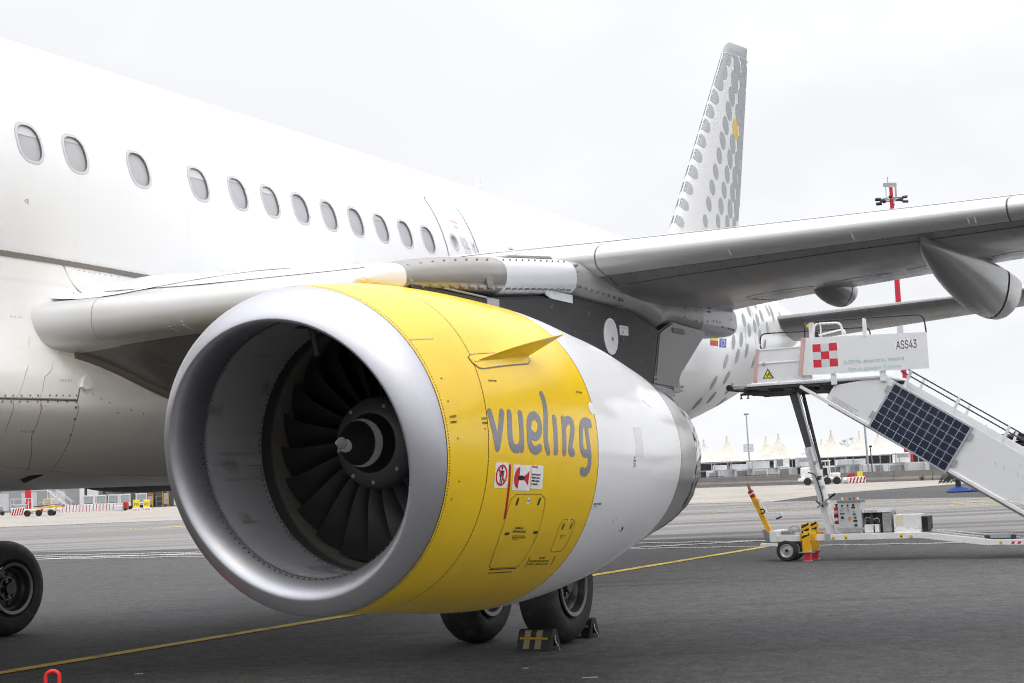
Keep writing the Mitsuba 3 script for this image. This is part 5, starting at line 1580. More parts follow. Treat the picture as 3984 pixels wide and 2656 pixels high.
# wheels
for y in (Y0 + .0, Y0 + .42):
    x, r = 2.955, .19
    kk = nxt(S + 'wheel')
    c = (x, y + .06, r)
    add(kk + '__tyre', revolve([(-.05, .115), (-.065, .13), (-.065, .165), (-.045, .186), (0, .19), (.045, .186), (.065, .165), (.065, .13), (.05, .115)], 40, 'y', c), TYRE, 35)
    add(kk + '__rim', revolve([(-.055, .122), (-.06, .115), (-.045, .10), (-.02, .09), (-.03, .06), (-.03, .035), (-.03, 0)], 40, 'y', c), RIML, 35)
    add(kk + '__hub', cyl((x, y + .0, r), (x, y + .04, r), .028, 16), BLACK, 40)
    for k in range(5):
        a = k * 1.2566
        add(kk + '__wheel_nut', cyl((x + .055 * math.cos(a), y + .022, r + .055 * math.sin(a)), (x + .055 * math.cos(a), y + .034, r + .055 * math.sin(a)), .009, 6), GALV, 30)
add(S + 'axle', cyl((2.955, Y0 + .12, .19), (2.955, Y0 + .45, .19), .03, 14), DARK, 40)
for y in (Y0 + .14, Y0 + .32): add(S + 'axle_hanger', bx((2.9, y, .2), (3.02, y + .08, .36), .006), DARK, 20)
# stabiliser jacks
for y in (Y0 - .10, Y0 + .40):
    j = nxt(S + 'stabiliser_jack')
    add(j + '__case', bx((3.275, y, .16), (3.415, y + .12, .665), .006), YEL, 20)
    add(j + '__mounting_block', bx((3.235, y + .02, .36), (3.51, y + .14, .50), .008), YEL, 20)
    add(j + '__leg', bx((3.29, y + .015, .015), (3.40, y + .105, .16), .004), REDL, 20)
    add(j + '__foot_plate', bx((3.275, y - .005, .005), (3.415, y + .125, .016), .002), GALV, 20)
    for i in range(3):
        z = .40 + .09 * i
        add(j + '__black_stripe', extr(Polygon([(3.278, z), (3.412, z + .06), (3.412, z + .10), (3.278, z + .04)]), .002, 'y', y - .002), BLACK, False)
    add(j + '__sticker', extr([(3.31, .465), (3.385, .465), (3.385, .535), (3.31, .535)], .002, 'y', y - .0045), SIGNY, False)
    add(j + '__clamp_ring', bx((3.22, y - .015, .15), (3.47, y + .135, .17), .004), MIDGREY, 20)
    for x in (3.27, 3.47): add(j + '__bolt', cyl((x, y + .005, .42), (x, y + .025, .42), .012, 8), GALV, 30)
# equipment on the chassis
E2 = S + 'control_box'
add(E2, bx((3.895, Y0 + .1, .56), (4.295, Y0 + .42, 1.02), .006), GREYC, 20)
add(E2 + '__lid', bx((3.885, Y0 + .09, 1.0), (4.305, Y0 + .43, 1.045), .006), MIDGREY, 20)
for x, m in zip((3.955, 4.025, 4.092, 4.160, 4.228), (PALE, ORANGE, GREENL, REDL, PALE)):
    add(E2 + '__lamp', [cyl((x, Y0 + .2, 1.045), (x, Y0 + .2, 1.068), .022, 12), trimesh.creation.icosphere(2, .021).apply_translation((x, Y0 + .2, 1.068))], m, 40)
for x, z, m, r in ((3.975, .95, BLACK, .015), (4.075, .95, BLACK, .015), (4.17, .955, BLACK, .02), (3.98, .91, GREYP, .014), (4.08, .905, GREYP, .014), (4.18, .865, YELB, .013), (4.08, .87, GALV, .014), (4.095, .735, ORANGE, .024), (3.97, .75, BLACK, .02), (4.20, .74, BLACK, .016), (4.19, .80, BLACK, .013), (4.16, .80, BLACK, .01), (3.95, .87, GALV, .012)):
    add(E2 + '__control_knob', cyl((x, Y0 + .075, z), (x, Y0 + .1, z), r, 12), m, 30)
for x, z, w, h in ((4.155, .665, .07, .035), (4.17, .585, .05, .045), (3.93, .80, .08, .02), (3.935, .725, .06, .02), (4.13, .90, .07, .025)):
    add(E2 + '__display', bx((x, Y0 + .092, z), (x + w, Y0 + .1, z + h), .002), BLACKP, 20)
add(S + 'extinguisher', [cyl((3.845, Y0 + .2, .63), (3.845, Y0 + .2, .89), .048, 18), trimesh.creation.icosphere(2, .048).apply_translation((3.845, Y0 + .2, .89))], REDD, 40)
add(S + 'extinguisher__valve', [cyl((3.845, Y0 + .2, .93), (3.845, Y0 + .2, .975), .014, 10), bx((3.82, Y0 + .17, .96), (3.90, Y0 + .2, .98), .004)], BLACK, 30)
for z in (.69, .82): add(S + 'extinguisher__label', cyl((3.845, Y0 + .2, z), (3.845, Y0 + .2, z + .05), .0490, 18), PALE if z < .75 else PINK, 40)
add(S + 'extinguisher__strap', cyl((3.845, Y0 + .2, .76), (3.845, Y0 + .2, .79), .051, 18), BLACK, 40)
add(S + 'battery_rack', [bx((3.90, Y0 + .1, .505), (4.30, Y0 + .4, .52), .003), bx((3.90, Y0 + .1, .47), (4.30, Y0 + .4, .48), .003), bx((3.9, Y0 + .1, .46), (3.92, Y0 + .12, .56)), bx((4.28, Y0 + .1, .46), (4.30, Y0 + .12, .56))], GALV, 20)
P2 = S + 'hydraulic_unit'
add(P2, bx((4.30, Y0 + .25, .47), (4.80, Y0 + .55, .815), .006), BLACKP, 20)
add(P2 + '__side_case', bx((4.655, Y0 + .12, .48), (4.805, Y0 + .5, .81), .004), GRILLE, 20)
add(P2 + '__tank', bx((4.34, Y0 + .1, .475), (4.59, Y0 + .25, .61), .006), WHITEP, 20)
add(P2 + '__level_gauge', bx((4.50, Y0 + .09, .48), (4.52, Y0 + .1, .60), .002), BLACK, 20)
add(P2 + '__motor', [cyl((4.45, Y0 + .2, .62), (4.45, Y0 + .2, .78), .045, 16), cyl((4.45, Y0 + .2, .78), (4.45, Y0 + .2, .835), .03, 14), cyl((4.36, Y0 + .18, .68), (4.54, Y0 + .18, .68), .022, 12), cyl((4.56, Y0 + .18, .62), (4.56, Y0 + .18, .70), .018, 10)], DARK, 30)
tb('hydraulic_unit__pipe', rnd([(4.34, Y0 + .16, .62), (4.35, Y0 + .15, .74), (4.45, Y0 + .14, .72)], .05), .008, GALV)
tb('hydraulic_unit__pipe', rnd([(4.60, Y0 + .16, .64), (4.58, Y0 + .15, .73), (4.50, Y0 + .14, .70)], .05), .008, GALV)
add(P2 + '__lid', bx((4.31, Y0 + .12, .815), (4.80, Y0 + .5, .868), .005), GREYC, 20)
for x0, x1 in ((4.315, 4.35), (4.58, 4.615), (4.63, 4.79)): add(P2 + '__label', extr([(x0, .82), (x1, .82), (x1, .862), (x0, .862)], .002, 'y', Y0 + .118), WHITEB, False)
W2 = S + 'battery_case'
add(W2, bx((4.85, Y0 + .1, .50), (5.32, Y0 + .5, .77), .006), WHITEP, 20)
add(W2 + '__window', bx((4.89, Y0 + .096, .575), (5.02, Y0 + .1, .76), .001), CREAM, 20)
add(W2 + '__vent_grille', bx((5.20, Y0 + .094, .49), (5.31, Y0 + .1, .535), .001), GALV, 20)
add(W2 + '__lower_flap', bx((4.86, Y0 + .09, .46), (5.30, Y0 + .1, .525), .002), WHITEP, 20)
for x in (4.875, 5.09, 5.29): add(W2 + '__screw', cyl((x, Y0 + .092, .54), (x, Y0 + .1, .54), .008, 8), MIDGREY, 30)
add(S + 'rubber_guard', bx((5.33, Y0 + .1, .475), (5.43, Y0 + .5, .73), .004), BLACK, 20)
add(S + 'tread_ramp_box', bx((6.37, Y0 + .2, .33), (6.78, Y0 + .6, .40), .006), GREYP, 20)
add(S + 'tread_ramp_box__bracket', bx((6.33, Y0 + .18, .32), (6.42, Y0 + .22, .385), .004), DARK, 20)
add(S + 'tread_ramp_box__bracket', bx((6.76, Y0 + .18, .32), (6.84, Y0 + .22, .385), .004), DARK, 20)
bar(S + 'tie_rod', (5.45, Y0 + .3, .50), (6.9, Y0 + .3, .335), .02, .02, WHITEP)
bar(S + 'tie_rod', (6.8, Y0 + .35, .38), (8.9, Y0 + .35, .38), .02, .02, WHITEP)
add(S + 'lever_box', bx((2.865, Y0 + .05, .345), (3.03, Y0 + .3, .525), .006), GALV, 20)
add(S + 'lever_box__panel', bx((2.86, Y0 + .04, .49), (3.035, Y0 + .3, .53), .005), MIDGREY, 20)
tb('foot_bar', rnd([(2.95, Y0 + .3, .5), (2.96, Y0 + .3, .60), (3.12, Y0 + .3, .60), (3.12, Y0 + .3, .5)], .03), .012, GALV)
# tow bar, raised
tb2 = lambda key, a, b, w, h, m: bar(S + key, a, b, w, h, m)
TY = Y0 + .33
tb2('tow_bar', (2.645, TY, .34), (2.29, TY, 1.16), .07, .085, YEL)
tb2('tow_bar__red_band', (2.30, TY, 1.14), (2.245, TY, 1.265), .075, .088, REDD)
tb2('tow_bar__red_band', (2.279, TY, 1.19), (2.265, TY, 1.22), .078, .090, PALE)
tb('tow_bar__eye', [(2.25, TY, 1.25), (2.225, TY, 1.33), (2.205, TY, 1.40)], [.03, .026, .014], BRONZE)
add(S + 'tow_bar__hinge', cyl((2.375, TY - .07, 1.09), (2.375, TY + .07, 1.09), .03, 14), YEL, 40)
tb2('tow_bar__link_arm', (2.40, TY - .05, 1.09), (2.56, TY - .05, .84), .03, .04, WHITEP)
tb2('tow_bar__link_arm', (2.55, TY - .05, .845), (2.82, TY - .05, .845), .03, .045, WHITEP)
tb2('tow_bar__link_arm', (2.80, TY - .05, .86), (2.83, TY - .05, .80), .05, .05, WHITEP)
tb2('tow_bar__link_pad', (2.72, TY - .05, .745), (2.82, TY - .05, .785), .05, .03, DARK)
tb('tow_bar__handle', rnd([(2.44, TY - .08, .92), (2.50, TY - .08, .93), (2.52, TY - .08, .86), (2.45, TY - .08, .85)], .03), .012, BLACK)
add(S + 'tow_bar__base_plate', extr([(2.44, .56), (2.50, .56), (2.72, .36), (2.52, .30)], .03, 'y', TY - .06), MIDGREY, False)
"""end of the stairs"""
tag('boarding_stairs', 'white wheeled boarding stairs with a dark blue solar panel on the side', 'stairs')
CH = (1.94, 4.12, .36, 3.03)
CONEP = (3.56, -3.80)
LITTER = [(4.81, .63, .05, .3), (5.64, .16, .13, .5), (1.24, -.29, .08, .2)]
# ------------------------------------------------------------------ the far side of the apron
CY, SY = math.cos(YAW), math.sin(YAW)


def put_at(mesh, xy, yaw=0.0):
    """local axes: x to the viewer's right, y away, z up; yaw turns it on the spot (degrees)"""
    m = mesh.copy()
    a = YAW + math.radians(yaw)
    v = m.vertices
    m.vertices = np.stack([xy[0] + math.cos(a) * v[:, 0] - math.sin(a) * v[:, 1], xy[1] + math.sin(a) * v[:, 0] + math.cos(a) * v[:, 1], v[:, 2]], -1)
    return m


ORD = ['first', 'second', 'third', 'fourth', 'fifth', 'sixth', 'seventh', 'eighth', 'ninth', 'tenth', 'eleventh', 'twelfth', '13th', '14th', '15th', '16th', '17th', '18th', '19th', '20th', '21st', '22nd', '23rd', '24th', '25th', '26th', '27th', '28th', '29th', '30th']


class Thing:
    def __init__(s, name, xy, yaw=0.0):
        s.key, s.xy, s.yaw = nxt(name), xy, yaw

    def part(s, name, mesh, m, smooth=25):
        if isinstance(mesh, (list, tuple)): mesh = trimesh.util.concatenate(list(mesh))
        return add(s.key + '__' + name, put_at(mesh, s.xy, s.yaw), m, smooth)

    def tag(s, label, cat, group=None):
        tag(s.key, label, cat, group)
        return s


def off(xy, r, d=0.0):
    return (xy[0] + CY * r - SY * d, xy[1] + SY * r + CY * d)


def vwheel(t, x, y, r=.3, w=.2):
    t.part('wheel', revolve([(-w / 2, 0), (-w / 2, r * .9), (-w * .35, r), (w * .35, r), (w / 2, r * .9), (w / 2, 0)], 16, 'y', (x, y, r)), BLACK, 30)


# perimeter wall in blocks
wp = np.array([(-62, 153), (-48.2, 144.6), (-44.5, 140.8), (-32.7, 132.2), (-22.1, 124.0), (-15.9, 121.5), (-8.5, 120.8), (6, 120), (30, 122)])
d = np.r_[0, np.cumsum(np.linalg.norm(np.diff(wp, axis=0), axis=1))]
for s0 in np.arange(0, d[-1] - 3, 4.0):
    p = np.array([[np.interp(s0 + k, d, wp[:, i]) for i in (0, 1)] for k in (0, 3.97)])
    u = p[1] - p[0]; L = np.linalg.norm(u); u /= L; n = np.array([-u[1], u[0]])
    prof = [(-.28, 0), (-.26, .2), (-.12, .38), (-.09, .9), (.09, .9), (.12, .38), (.26, .2), (.28, 0)]
    R = np.array([[(*(q + n * a), z) for a, z in prof] for q in p])
    add('perimeter_wall__block', loft(R, caps=True), WALLM, 20)
tag('perimeter_wall', 'low weathered concrete block wall running behind the pale taxiway', 'wall')

# stacked cargo containers behind the wall
r9 = np.random.default_rng(42)
A0, A1 = np.array([-50.5, 153.0]), np.array([-14.0, 134.0])
n_c = 0
for row, z0 in ((0, .25), (1, 1.62)):
    t, n_r = 0.0, 0
    while t < 41:
        w = r9.choice([1.5, 1.55, 2.0, 2.4])
        if r9.random() < (.10 if row == 0 else .38):
            t += w; continue
        p = A0 + (A1 - A0) * (t + w / 2) / 41.2
        c = Thing('cargo_container', (float(p[0]), float(p[1])), r9.normal(0, 2))
        h = 1.32 if row == 0 else r9.choice([.55, .75, 1.0])
        c.part('body', bx((-w / 2 + .04, 0, z0), (w / 2 - .04, 1.5, z0 + h), .03), (CONT, WHITEP, CONT, PALE)[n_c % 4])
        if row == 0 or h > .7:
            k = n_c % 3
            if k == 0:
                c.part('door', bx((-w / 2 + .12, -.02, z0 + .12), (0, -.0, z0 + h - .12)), MIDGREY)
            elif k == 1:
                c.part('curtain', bx((-w / 2 + .2, -.02, z0 + .5), (w / 2 - .2, 0, z0 + h - .2)), GREYP)
            for xx in (-w / 2 + .06, w / 2 - .06): c.part('frame_post', bx((xx - .03, -.03, z0), (xx + .03, -.02, z0 + h)), GALV)
        c.tag(f'pale cargo container behind the wall, {ORD[n_r]} from the left in the {("lower", "upper")[row]} row', 'container', 'cargo containers stacked behind the wall')
        n_c += 1; n_r += 1
        t += w + r9.uniform(.05, .25)
for i in range(7):
    p = A0 + (A1 - A0) * (3 + 5.9 * i) / 41.2
    k = Thing('storage_rack', (float(p[0]), float(p[1])), 0)
    L = 5.6
    for x in np.linspace(-L / 2, L / 2, 4): k.part('post', bx((x - .04, -.25, 0), (x + .04, -.17, 2.5)), GALV)
    for z in (.22, 1.58, 2.45): k.part('beam', bx((-L / 2, -.26, z - .04), (L / 2, -.18, z + .04)), GALV)
    k.tag(f'galvanised rack frame round the cargo containers, {ORD[i]} from the left', 'rack', 'racks round the cargo containers')
for p, w in (((-46.0, 148.2), 3.2), ((-37.5, 141.5), 3.6)):
    k = Thing('empty_dolly', p, 0)
    k.part('frame', [bx((-w / 2, 0, .9), (w / 2, .06, .96)), bx((-w / 2, 0, .35), (w / 2, .06, .42)), bx((-w / 2, 1.2, .9), (w / 2, 1.26, .96))] , DARK)
    for x in np.linspace(-w / 2, w / 2, 5): k.part('upright', bx((x - .03, 0, .3), (x + .03, .06, .96)), DARK)
    k.part('deck', bx((-w / 2, 0, .3), (w / 2, 1.3, .4)), MIDGREY)
    for x in (-w / 2 + .4, w / 2 - .4): vwheel(k, x, .2, .18, .1)
    k.tag('dark open dolly frame behind the wall ' + ('left of the white stair column' if w < 3.4 else 'close to the stair column'), 'dolly')

# long open shelter with a dark roof edge
sh = Thing('shelter', (-64.5, 246.0), 0)
for i in range(18):
    x = -42 + 5 * i
    sh.part('column', bx((x - .12, -.12, 0), (x + .12, .12, 2.75)), MIDGREY)
    sh.part('roof_truss', [bx((x - .1, -.4, 2.55), (x + 4.9, -.3, 2.68)), bx((x - .1, -.4, 2.86), (x + 4.9, -.3, 2.96))] + [tube([(x + a, -.35, 2.6), (x + a + .6, -.35, 2.95)], .035, 5) for a in np.arange(0, 4.8, .7)], DARK)
sh.part('roof', bx((-43, -.5, 2.97), (50, 9, 3.06)), GREYP)
sh.part('back_wall', bx((-43, 8.6, 0), (50, 8.8, 2.9)), PALE)
sh.tag('long low shelter with a dark truss roof edge below the tent roofs', 'shelter')
for i in range(12):
    x = -40 + 7.2 * i
    k = Thing('covered_pallet', off((-64.5, 246.0), x, 2.0), r9.uniform(-10, 10))
    k.part('load', bx((-1.5, 0, .2), (1.5, 1.6, r9.uniform(1.6, 2.3)), .2), (PALE, WHITEP, GREYP)[i % 3])
    k.part('pallet', bx((-1.6, -.1, 0), (1.6, 1.7, .2)), MIDGREY)
    k.tag(f'pale covered load under the long shelter roof, {ORD[i]} from the left', 'pallet', 'covered loads under the shelter')

# peaked fabric roofs
TP = [(-103.5, 289, 7.4), (-98.3, 292.8, 7.9), (-93.9, 295.0, 8.5), (-89.1, 307, 8.2), (-84.1, 300.0, 8.6), (-79.0, 315, 7.2), (-74.1, 305.0, 8.8), (-70.1, 313.0, 8.5), (-65.3, 309.6, 8.0), (-58, 311, 8.4), (-51, 315, 8.2), (-44, 317, 8.5)]
for i, (x, y, h) in enumerate(TP):
    k = Thing('tent_roof', (x, y), 0)
    Rm = 6.2
    rr = np.array([.10, .22, .34, .45, .8, 1.3, 2.0, 3.0, 4.2, 5.2, Rm])
    a = np.arange(32) * 2 * np.pi / 32
    R = []
    for r in rr:
        z = 3.05 + (h - 3.05) * (1 - min(1, ((r - .10) / (Rm - .10)) ** .52)) + .10 * r / Rm
        sq = 1 + .28 * (r / Rm) * np.abs(np.sin(2 * a)) ** 1.5
        rip = 1 + .02 * np.cos(8 * a)
        R.append(np.stack([r * sq * rip * np.cos(a + .785), r * sq * rip * np.sin(a + .785), np.full(32, z) + .5 * (r / Rm) ** 2 * np.abs(np.sin(2 * a)) * -.8], -1))
    k.part('membrane', loft(np.array(R)), TENT, True)
    k.part('mast_cap', [cyl((0, 0, h - .25), (0, 0, h + .25), .16, 10)], TENT, 30)
    k.part('mast', cyl((0, 0, 0), (0, 0, h - .2), .12, 10), GALV)
    k.tag(f'white peaked fabric roof behind the shelter, {ORD[i]} peak from the left', 'tent roof', 'peaked fabric roofs')
hl = Thing('terminal_hall', (-75, 330), 0)
hl.part('wall', bx((-45, 0, 0), (45, 12, 4.2)), PALE)
hl.part('roof', bx((-46, -1, 4.2), (46, 13, 4.6)), WHITEP)
hl.tag('long pale hall behind the peaked tent roofs', 'building')

# a sparse tree behind the tents
tr = Thing('tree', (-78.2, 331.2), 0)
tr.part('trunk', tube([(0, -6, 0), (.1, -6, 3.5), (.25, -6, 6.0)], [.28, .2, .1], 8), MIDGREY)
lv = []
for i in range(420):
    q = r9.normal(0, 1, 3); q /= np.linalg.norm(q)
    cl = np.array([(-1.2, 0, 6.9), (.3, 0, 7.4), (1.3, 0, 6.6), (-2.0, 0, 6.2), (2.4, 0, 7.0)][i % 5])
    c = cl + q * r9.uniform(.15, .75) * [1.2, 1, .7]
    s = r9.uniform(.05, .13)
    e1 = r9.normal(0, 1, 3); e1 /= np.linalg.norm(e1); e2 = np.cross(e1, q)
    lv.append(trimesh.Trimesh([c - e1 * s, c + e1 * s, c + e2 * s * 1.6], [[0, 1, 2]], process=False))
lm = trimesh.util.concatenate(lv); lm.apply_translation((0, -6, 0))
tr.part('crown', lm, LEAFG, False)
tr.part('limb', [tube([(.2, -6, 5.2), (.6 * k, -6, 6.2 + .2 * k), (1.1 * k, -6, 6.9)], [.08, .05, .02], 6) for k in (-1.4, -.6, .7, 1.5)], MIDGREY)
labels[tr.key + '__limb'] = {'kind': 'stuff'}
tr.tag('small sparse grey tree rising between two white tent peaks', 'tree')

# lamp posts
lp = Thing('lamp_post', (-42.1, 151.0), 0)
lp.part('pole', tube([(0, 0, 0), (-.05, 0, 4), (-.1, 0, 7.75)], [.10, .085, .06], 10), GALV, 40)
lp.part('lamp_head', bx((-.35, -.2, 7.65), (.18, .2, 7.85), .05), GREYP)
lp.part('sign_board', bx((-.62, -.06, 3.55), (.52, -.02, 4.35), .01), PALE)
lp.part('sign_board__frame', [bx((-.64, -.07, 3.53), (.54, -.03, 3.56)), bx((-.64, -.07, 4.34), (.54, -.03, 4.37))], GALV)
lp.tag('tall thin lamp post carrying a pale square board, beside the tents', 'lamp post')
lp = Thing('lamp_post', (-25.9, 139.0), 0)
lp.part('pole', tube([(0, 0, 0), (-.1, 0, 4), (-.25, 0, 9.5)], [.12, .10, .07], 10), GALV, 40)
lp.part('lamp_head', bx((-.6, -.2, 9.45), (0, .2, 9.6), .05), GREYP)
lp.tag('tall grey lamp post whose top is hidden by the white stairs', 'lamp post')
lp = Thing('lamp_post', (-25.1, 137.2), 0)
lp.part('pole', tube([(0, 0, 0), (-.07, 0, 3.3)], [.06, .05], 8), DARK, 40)
lp.part('lamp_head', bx((-.2, -.15, 3.25), (.1, .15, 3.42), .04), DARK)
lp.tag('short dark lamp post beside the taller grey one', 'lamp post')

# floodlight mast
fm = Thing('floodlight_mast', (-26.5, 160.2), 0)
mast_z = [0, 1.2, 4.2, 10.6, 14.6, 18.8, 33.0]
mast_r = lambda z: .50 - .30 * z / 33
fm.part('lattice_base', [bx((-.42 + .17 * i, -.45, .0), (-.36 + .17 * i, .45, 1.2)) for i in range(6)] + [bx((-.5, -.5, 1.1), (.5, .5, 1.2))], REDL)
labels[fm.key + '__lattice_base'] = {'kind': 'stuff'}
for i, (a, b) in enumerate(zip(mast_z[1:], mast_z[2:])):
    lean = -.0
    fm.part('shaft_section', tube([(lean * a, 0, a), (lean * b, 0, b)], [mast_r(a), mast_r(b)], 20), (REDL, PALE, REDL, PALE, REDL)[i], 40)
fm.part('head_ring', [tube([(1.25 * math.cos(a), 1.25 * math.sin(a), 31.6) for a in np.linspace(0, 6.283, 17)], .08, 6), bx((-1.2, -.05, 31.5), (1.2, .05, 31.65)), bx((-.05, -1.2, 31.5), (.05, 1.2, 31.65))], GALV)
for i in range(10):
    a = i * .628
    fl_ = bx((-.32, -.2, -.12), (.32, .2, .12), .04)
    fl_.apply_transform(trimesh.transformations.rotation_matrix(.5, (1, 0, 0)))
    fl_.apply_transform(trimesh.transformations.rotation_matrix(a, (0, 0, 1)))
    fl_.apply_translation((1.55 * math.cos(a), 1.55 * math.sin(a), 31.3 + .35 * (i % 2)))
    fm.part('floodlight', fl_, DARK)
fm.part('top_bracket', [bx((-.85, -.1, 33.1), (.1, .1, 33.5)), put_at(bx((0, -.1, 33.1), (.7, .1, 33.5)), (0, 0), -12), bx((-.62, -.05, 31.7), (-.55, .05, 33.1)), bx((.45, -.1, 31.7), (.62, .1, 33.1)), cyl((-.3, 0, 33), (-.3, 0, 34.2), .05, 6)], GALV)
labels[fm.key + '__top_bracket'] = {'kind': 'stuff'}
fm.tag('tall red and white mast with a crown of floodlights, rising behind the wing', 'mast')


# vehicles
def tug(name, xy, yaw, L=3.4):
    k = Thing(name, xy, yaw)
    k.part('chassis', bx((-L / 2, 0, .35), (L / 2, 1.5, .62), .06), WHITEP)
    k.part('bonnet', bx((-L / 2 + .25, .05, .62), (-.15, 1.45, 1.55), .08), WHITEP)
    k.part('engine_cover', bx((L / 2 - .75, .1, .62), (L / 2, 1.4, 1.0), .08), WHITEP)
    for x in (.05, .75):
        for y in (.1, 1.4): k.part('cab_pillar', bx((x, y - .04, .62), (x + .07, y + .04, 2.0)), WHITEP)
    k.part('cab_roof', bx((-.02, .05, 1.98), (.9, 1.45, 2.08), .03), WHITEP)
    k.part('seat', bx((.35, .4, .8), (.65, 1.1, 1.45), .05), BLACK)
    for x in (-L / 2 + .45, .45, L / 2 - .4): vwheel(k, x, .0, .33, .25)
    k.part('stripe', bx((-L / 2 + .1, -.02, .42), (L / 2 - .1, 0, .50)), YELB)
    return k


tug('tow_tractor', (-24.3, 115.8), 4).tag('white open tow tractor parked before the wall, behind the stair column', 'tractor')
sb = Thing('striped_barrier', (-22.1, 119.2), 3)
sb.part('body', bx((-.85, 0, 0), (.75, .6, .56), .05), WHITEP)
for i in range(5): sb.part('red_stripe', extr([(-.75 + .3 * i, .03), (-.62 + .3 * i, .03), (-.45 + .3 * i, .53), (-.58 + .3 * i, .53)], .012, 'y', -.012), REDD)
sb.part('end_roll', cyl((-1.2, .3, .28), (-.88, .3, .28), .26, 16), PALE)
sb.tag('white barrier block with slanted red stripes, right of the white tow tractor', 'barrier')
dm = Thing('yellow_drum', off((-22.1, 119.2), .32, .3), 0)
dm.part('drum', [cyl((0, 0, .56), (0, 0, .98), .24, 18), cyl((0, 0, .98), (0, 0, 1.02), .2, 18)], YELB)
dm.tag('yellow drum standing on the red striped barrier block', 'drum')
hr = Thing('hose_reel', off((-22.1, 119.2), -.42, .3), 0)
hr.part('reel', [cyl((-.25 + .2 * i, -.15, .72), (-.25 + .2 * i, .15, .72), .15, 12) for i in range(3)], REDD)
labels[hr.key + '__reel'] = {'kind': 'stuff'}
hr.part('stand', bx((-.4, -.12, .56), (.3, .12, .62)), DARK)
hr.tag('dark red reels lying on the striped barrier block beside the yellow drum', 'hose reel')
# sweeper, mostly behind the stairs
sw = Thing('road_sweeper', (-3.75, 68.0), 0)
sw.part('brush', revolve([(.02, .60), (.06, .62), (.22, .35), (.3, .1), (.3, 0)], 28, 'z', (-.25, 0, 0)), BLUE, False)
sw.part('brush', revolve([(.02, .60), (.06, .62), (.22, .35), (.3, .1), (.3, 0)], 28, 'z', (.95, .2, 0)), BLUE, False)
arms = []
for i in range(9): arms.append(tube([(-1.05 + .18 * i, -.1, .55 + .06 * (i % 3)), (-.55 + .2 * i, 0, .95 + .1 * (i % 2)), (.2 + .2 * i, .2, .85)], .04, 6))
for i in range(14): arms.append(tube([(-1.3 + .05 * i, -.15, .48 + .02 * (i % 4)), (-1.05 + .06 * i, -.1, .95)], .018, 5))
sw.part('brush_linkage', arms, BLACK)
labels[sw.key + '__brush_linkage'] = {'kind': 'stuff'}
sw.part('motor', [cyl((-.25, 0, .3), (-.25, 0, .75), .14, 14), cyl((.95, .2, .3), (.95, .2, .75), .14, 14)], BLACK)
labels[sw.key + '__motor'] = {'kind': 'stuff'}
sw.part('body', bx((1.4, .6, .6), (6.5, 2.6, 2.2), .15), WHITEP)
sw.part('roof_gear', [bx((2.2, .9, 2.2), (4.6, 2.2, 2.5), .1), tube([(2.0, .8, 2.2), (2.4, .8, 2.75), (3.2, .9, 2.7), (4.2, 1.0, 2.35)], .16, 8), tube([(2.5, .9, 2.3), (3.2, .9, 2.95), (4.0, 1.0, 2.6)], .10, 8)], BLACK)
labels[sw.key + '__roof_gear'] = {'kind': 'stuff'}
sw.part('windscreen', bx((1.39, .75, 1.2), (1.41, 2.45, 2.0)), GLASSD)
for x in (2.2, 5.4): vwheel(sw, x, .5, .45, .3)
sw.tag('road sweeper with blue round brushes, half hidden behind the stairs', 'sweeper')
# plant at the wall
pl = Thing('wall_plant', (-16.6, 119.3), 0)
lv = []
for i in range(46):
    a = r9.uniform(0, 6.28); l = r9.uniform(.3, .62); t = r9.uniform(.25, 1.25)
    dvec = np.array([math.cos(a) * math.cos(t), math.sin(a) * math.cos(t), math.sin(t)]) * l
    nrm_ = np.array([-math.sin(a), math.cos(a), 0]) * .025
    lv.append(trimesh.Trimesh([-nrm_, nrm_, dvec * .6 + nrm_ * 1.4, dvec, dvec * .6 - nrm_ * 1.4], [[0, 1, 2], [0, 2, 3], [0, 3, 4]], process=False))
pl.part('leaves', lv, FOLI, False)
labels[pl.key + '__leaves'] = {'kind': 'stuff'}
pl.part('stem', cyl((0, 0, 0), (0, 0, .12), .05, 8), MIDGREY)
pl.tag('tuft of green spiky leaves growing at the foot of the concrete wall', 'plant')

# parked jet with a green fin at the right edge
pj = Thing('parked_jet', (-30.5, 303), -55)
pj.part('fuselage', revolve([(-26, 0.05), (-25, .9), (-22, 1.8), (-19, 2.0), (8, 2.0), (14, 1.4), (19, .3)], 28, 'x', (0, 0, 4.0)), WHITEP, 40)
pj.part('fin', extr([(11.0, 5.6), (17.0, 14.2), (19.2, 14.2), (18.0, 5.2)], .35, 'y', -.17), GREEN)
pj.part('tailplane', extr([(13, -6), (13, 6), (17, 6.5), (17.5, 0), (17, -6.5)], .25, 'z', 5.0), WHITEP)
pj.part('wing', extr([(-6, -2), (4, -17), (6, -17), (3, -2), (3, 2), (6, 17), (4, 17), (-6, 2)], .4, 'z', 3.0), GREYP)
for sx in (-3, 3): vwheel(pj, 0, sx, .55, .4)
pj.part('gear_leg', [cyl((0, -3, .5), (0, -3, 3.2), .12, 8)], MIDGREY)
pj.part('gear_leg', [cyl((0, 3, .5), (0, 3, 3.2), .12, 8)], MIDGREY)
pj.tag('distant parked jet whose dark green fin shows at the right edge', 'airliner')

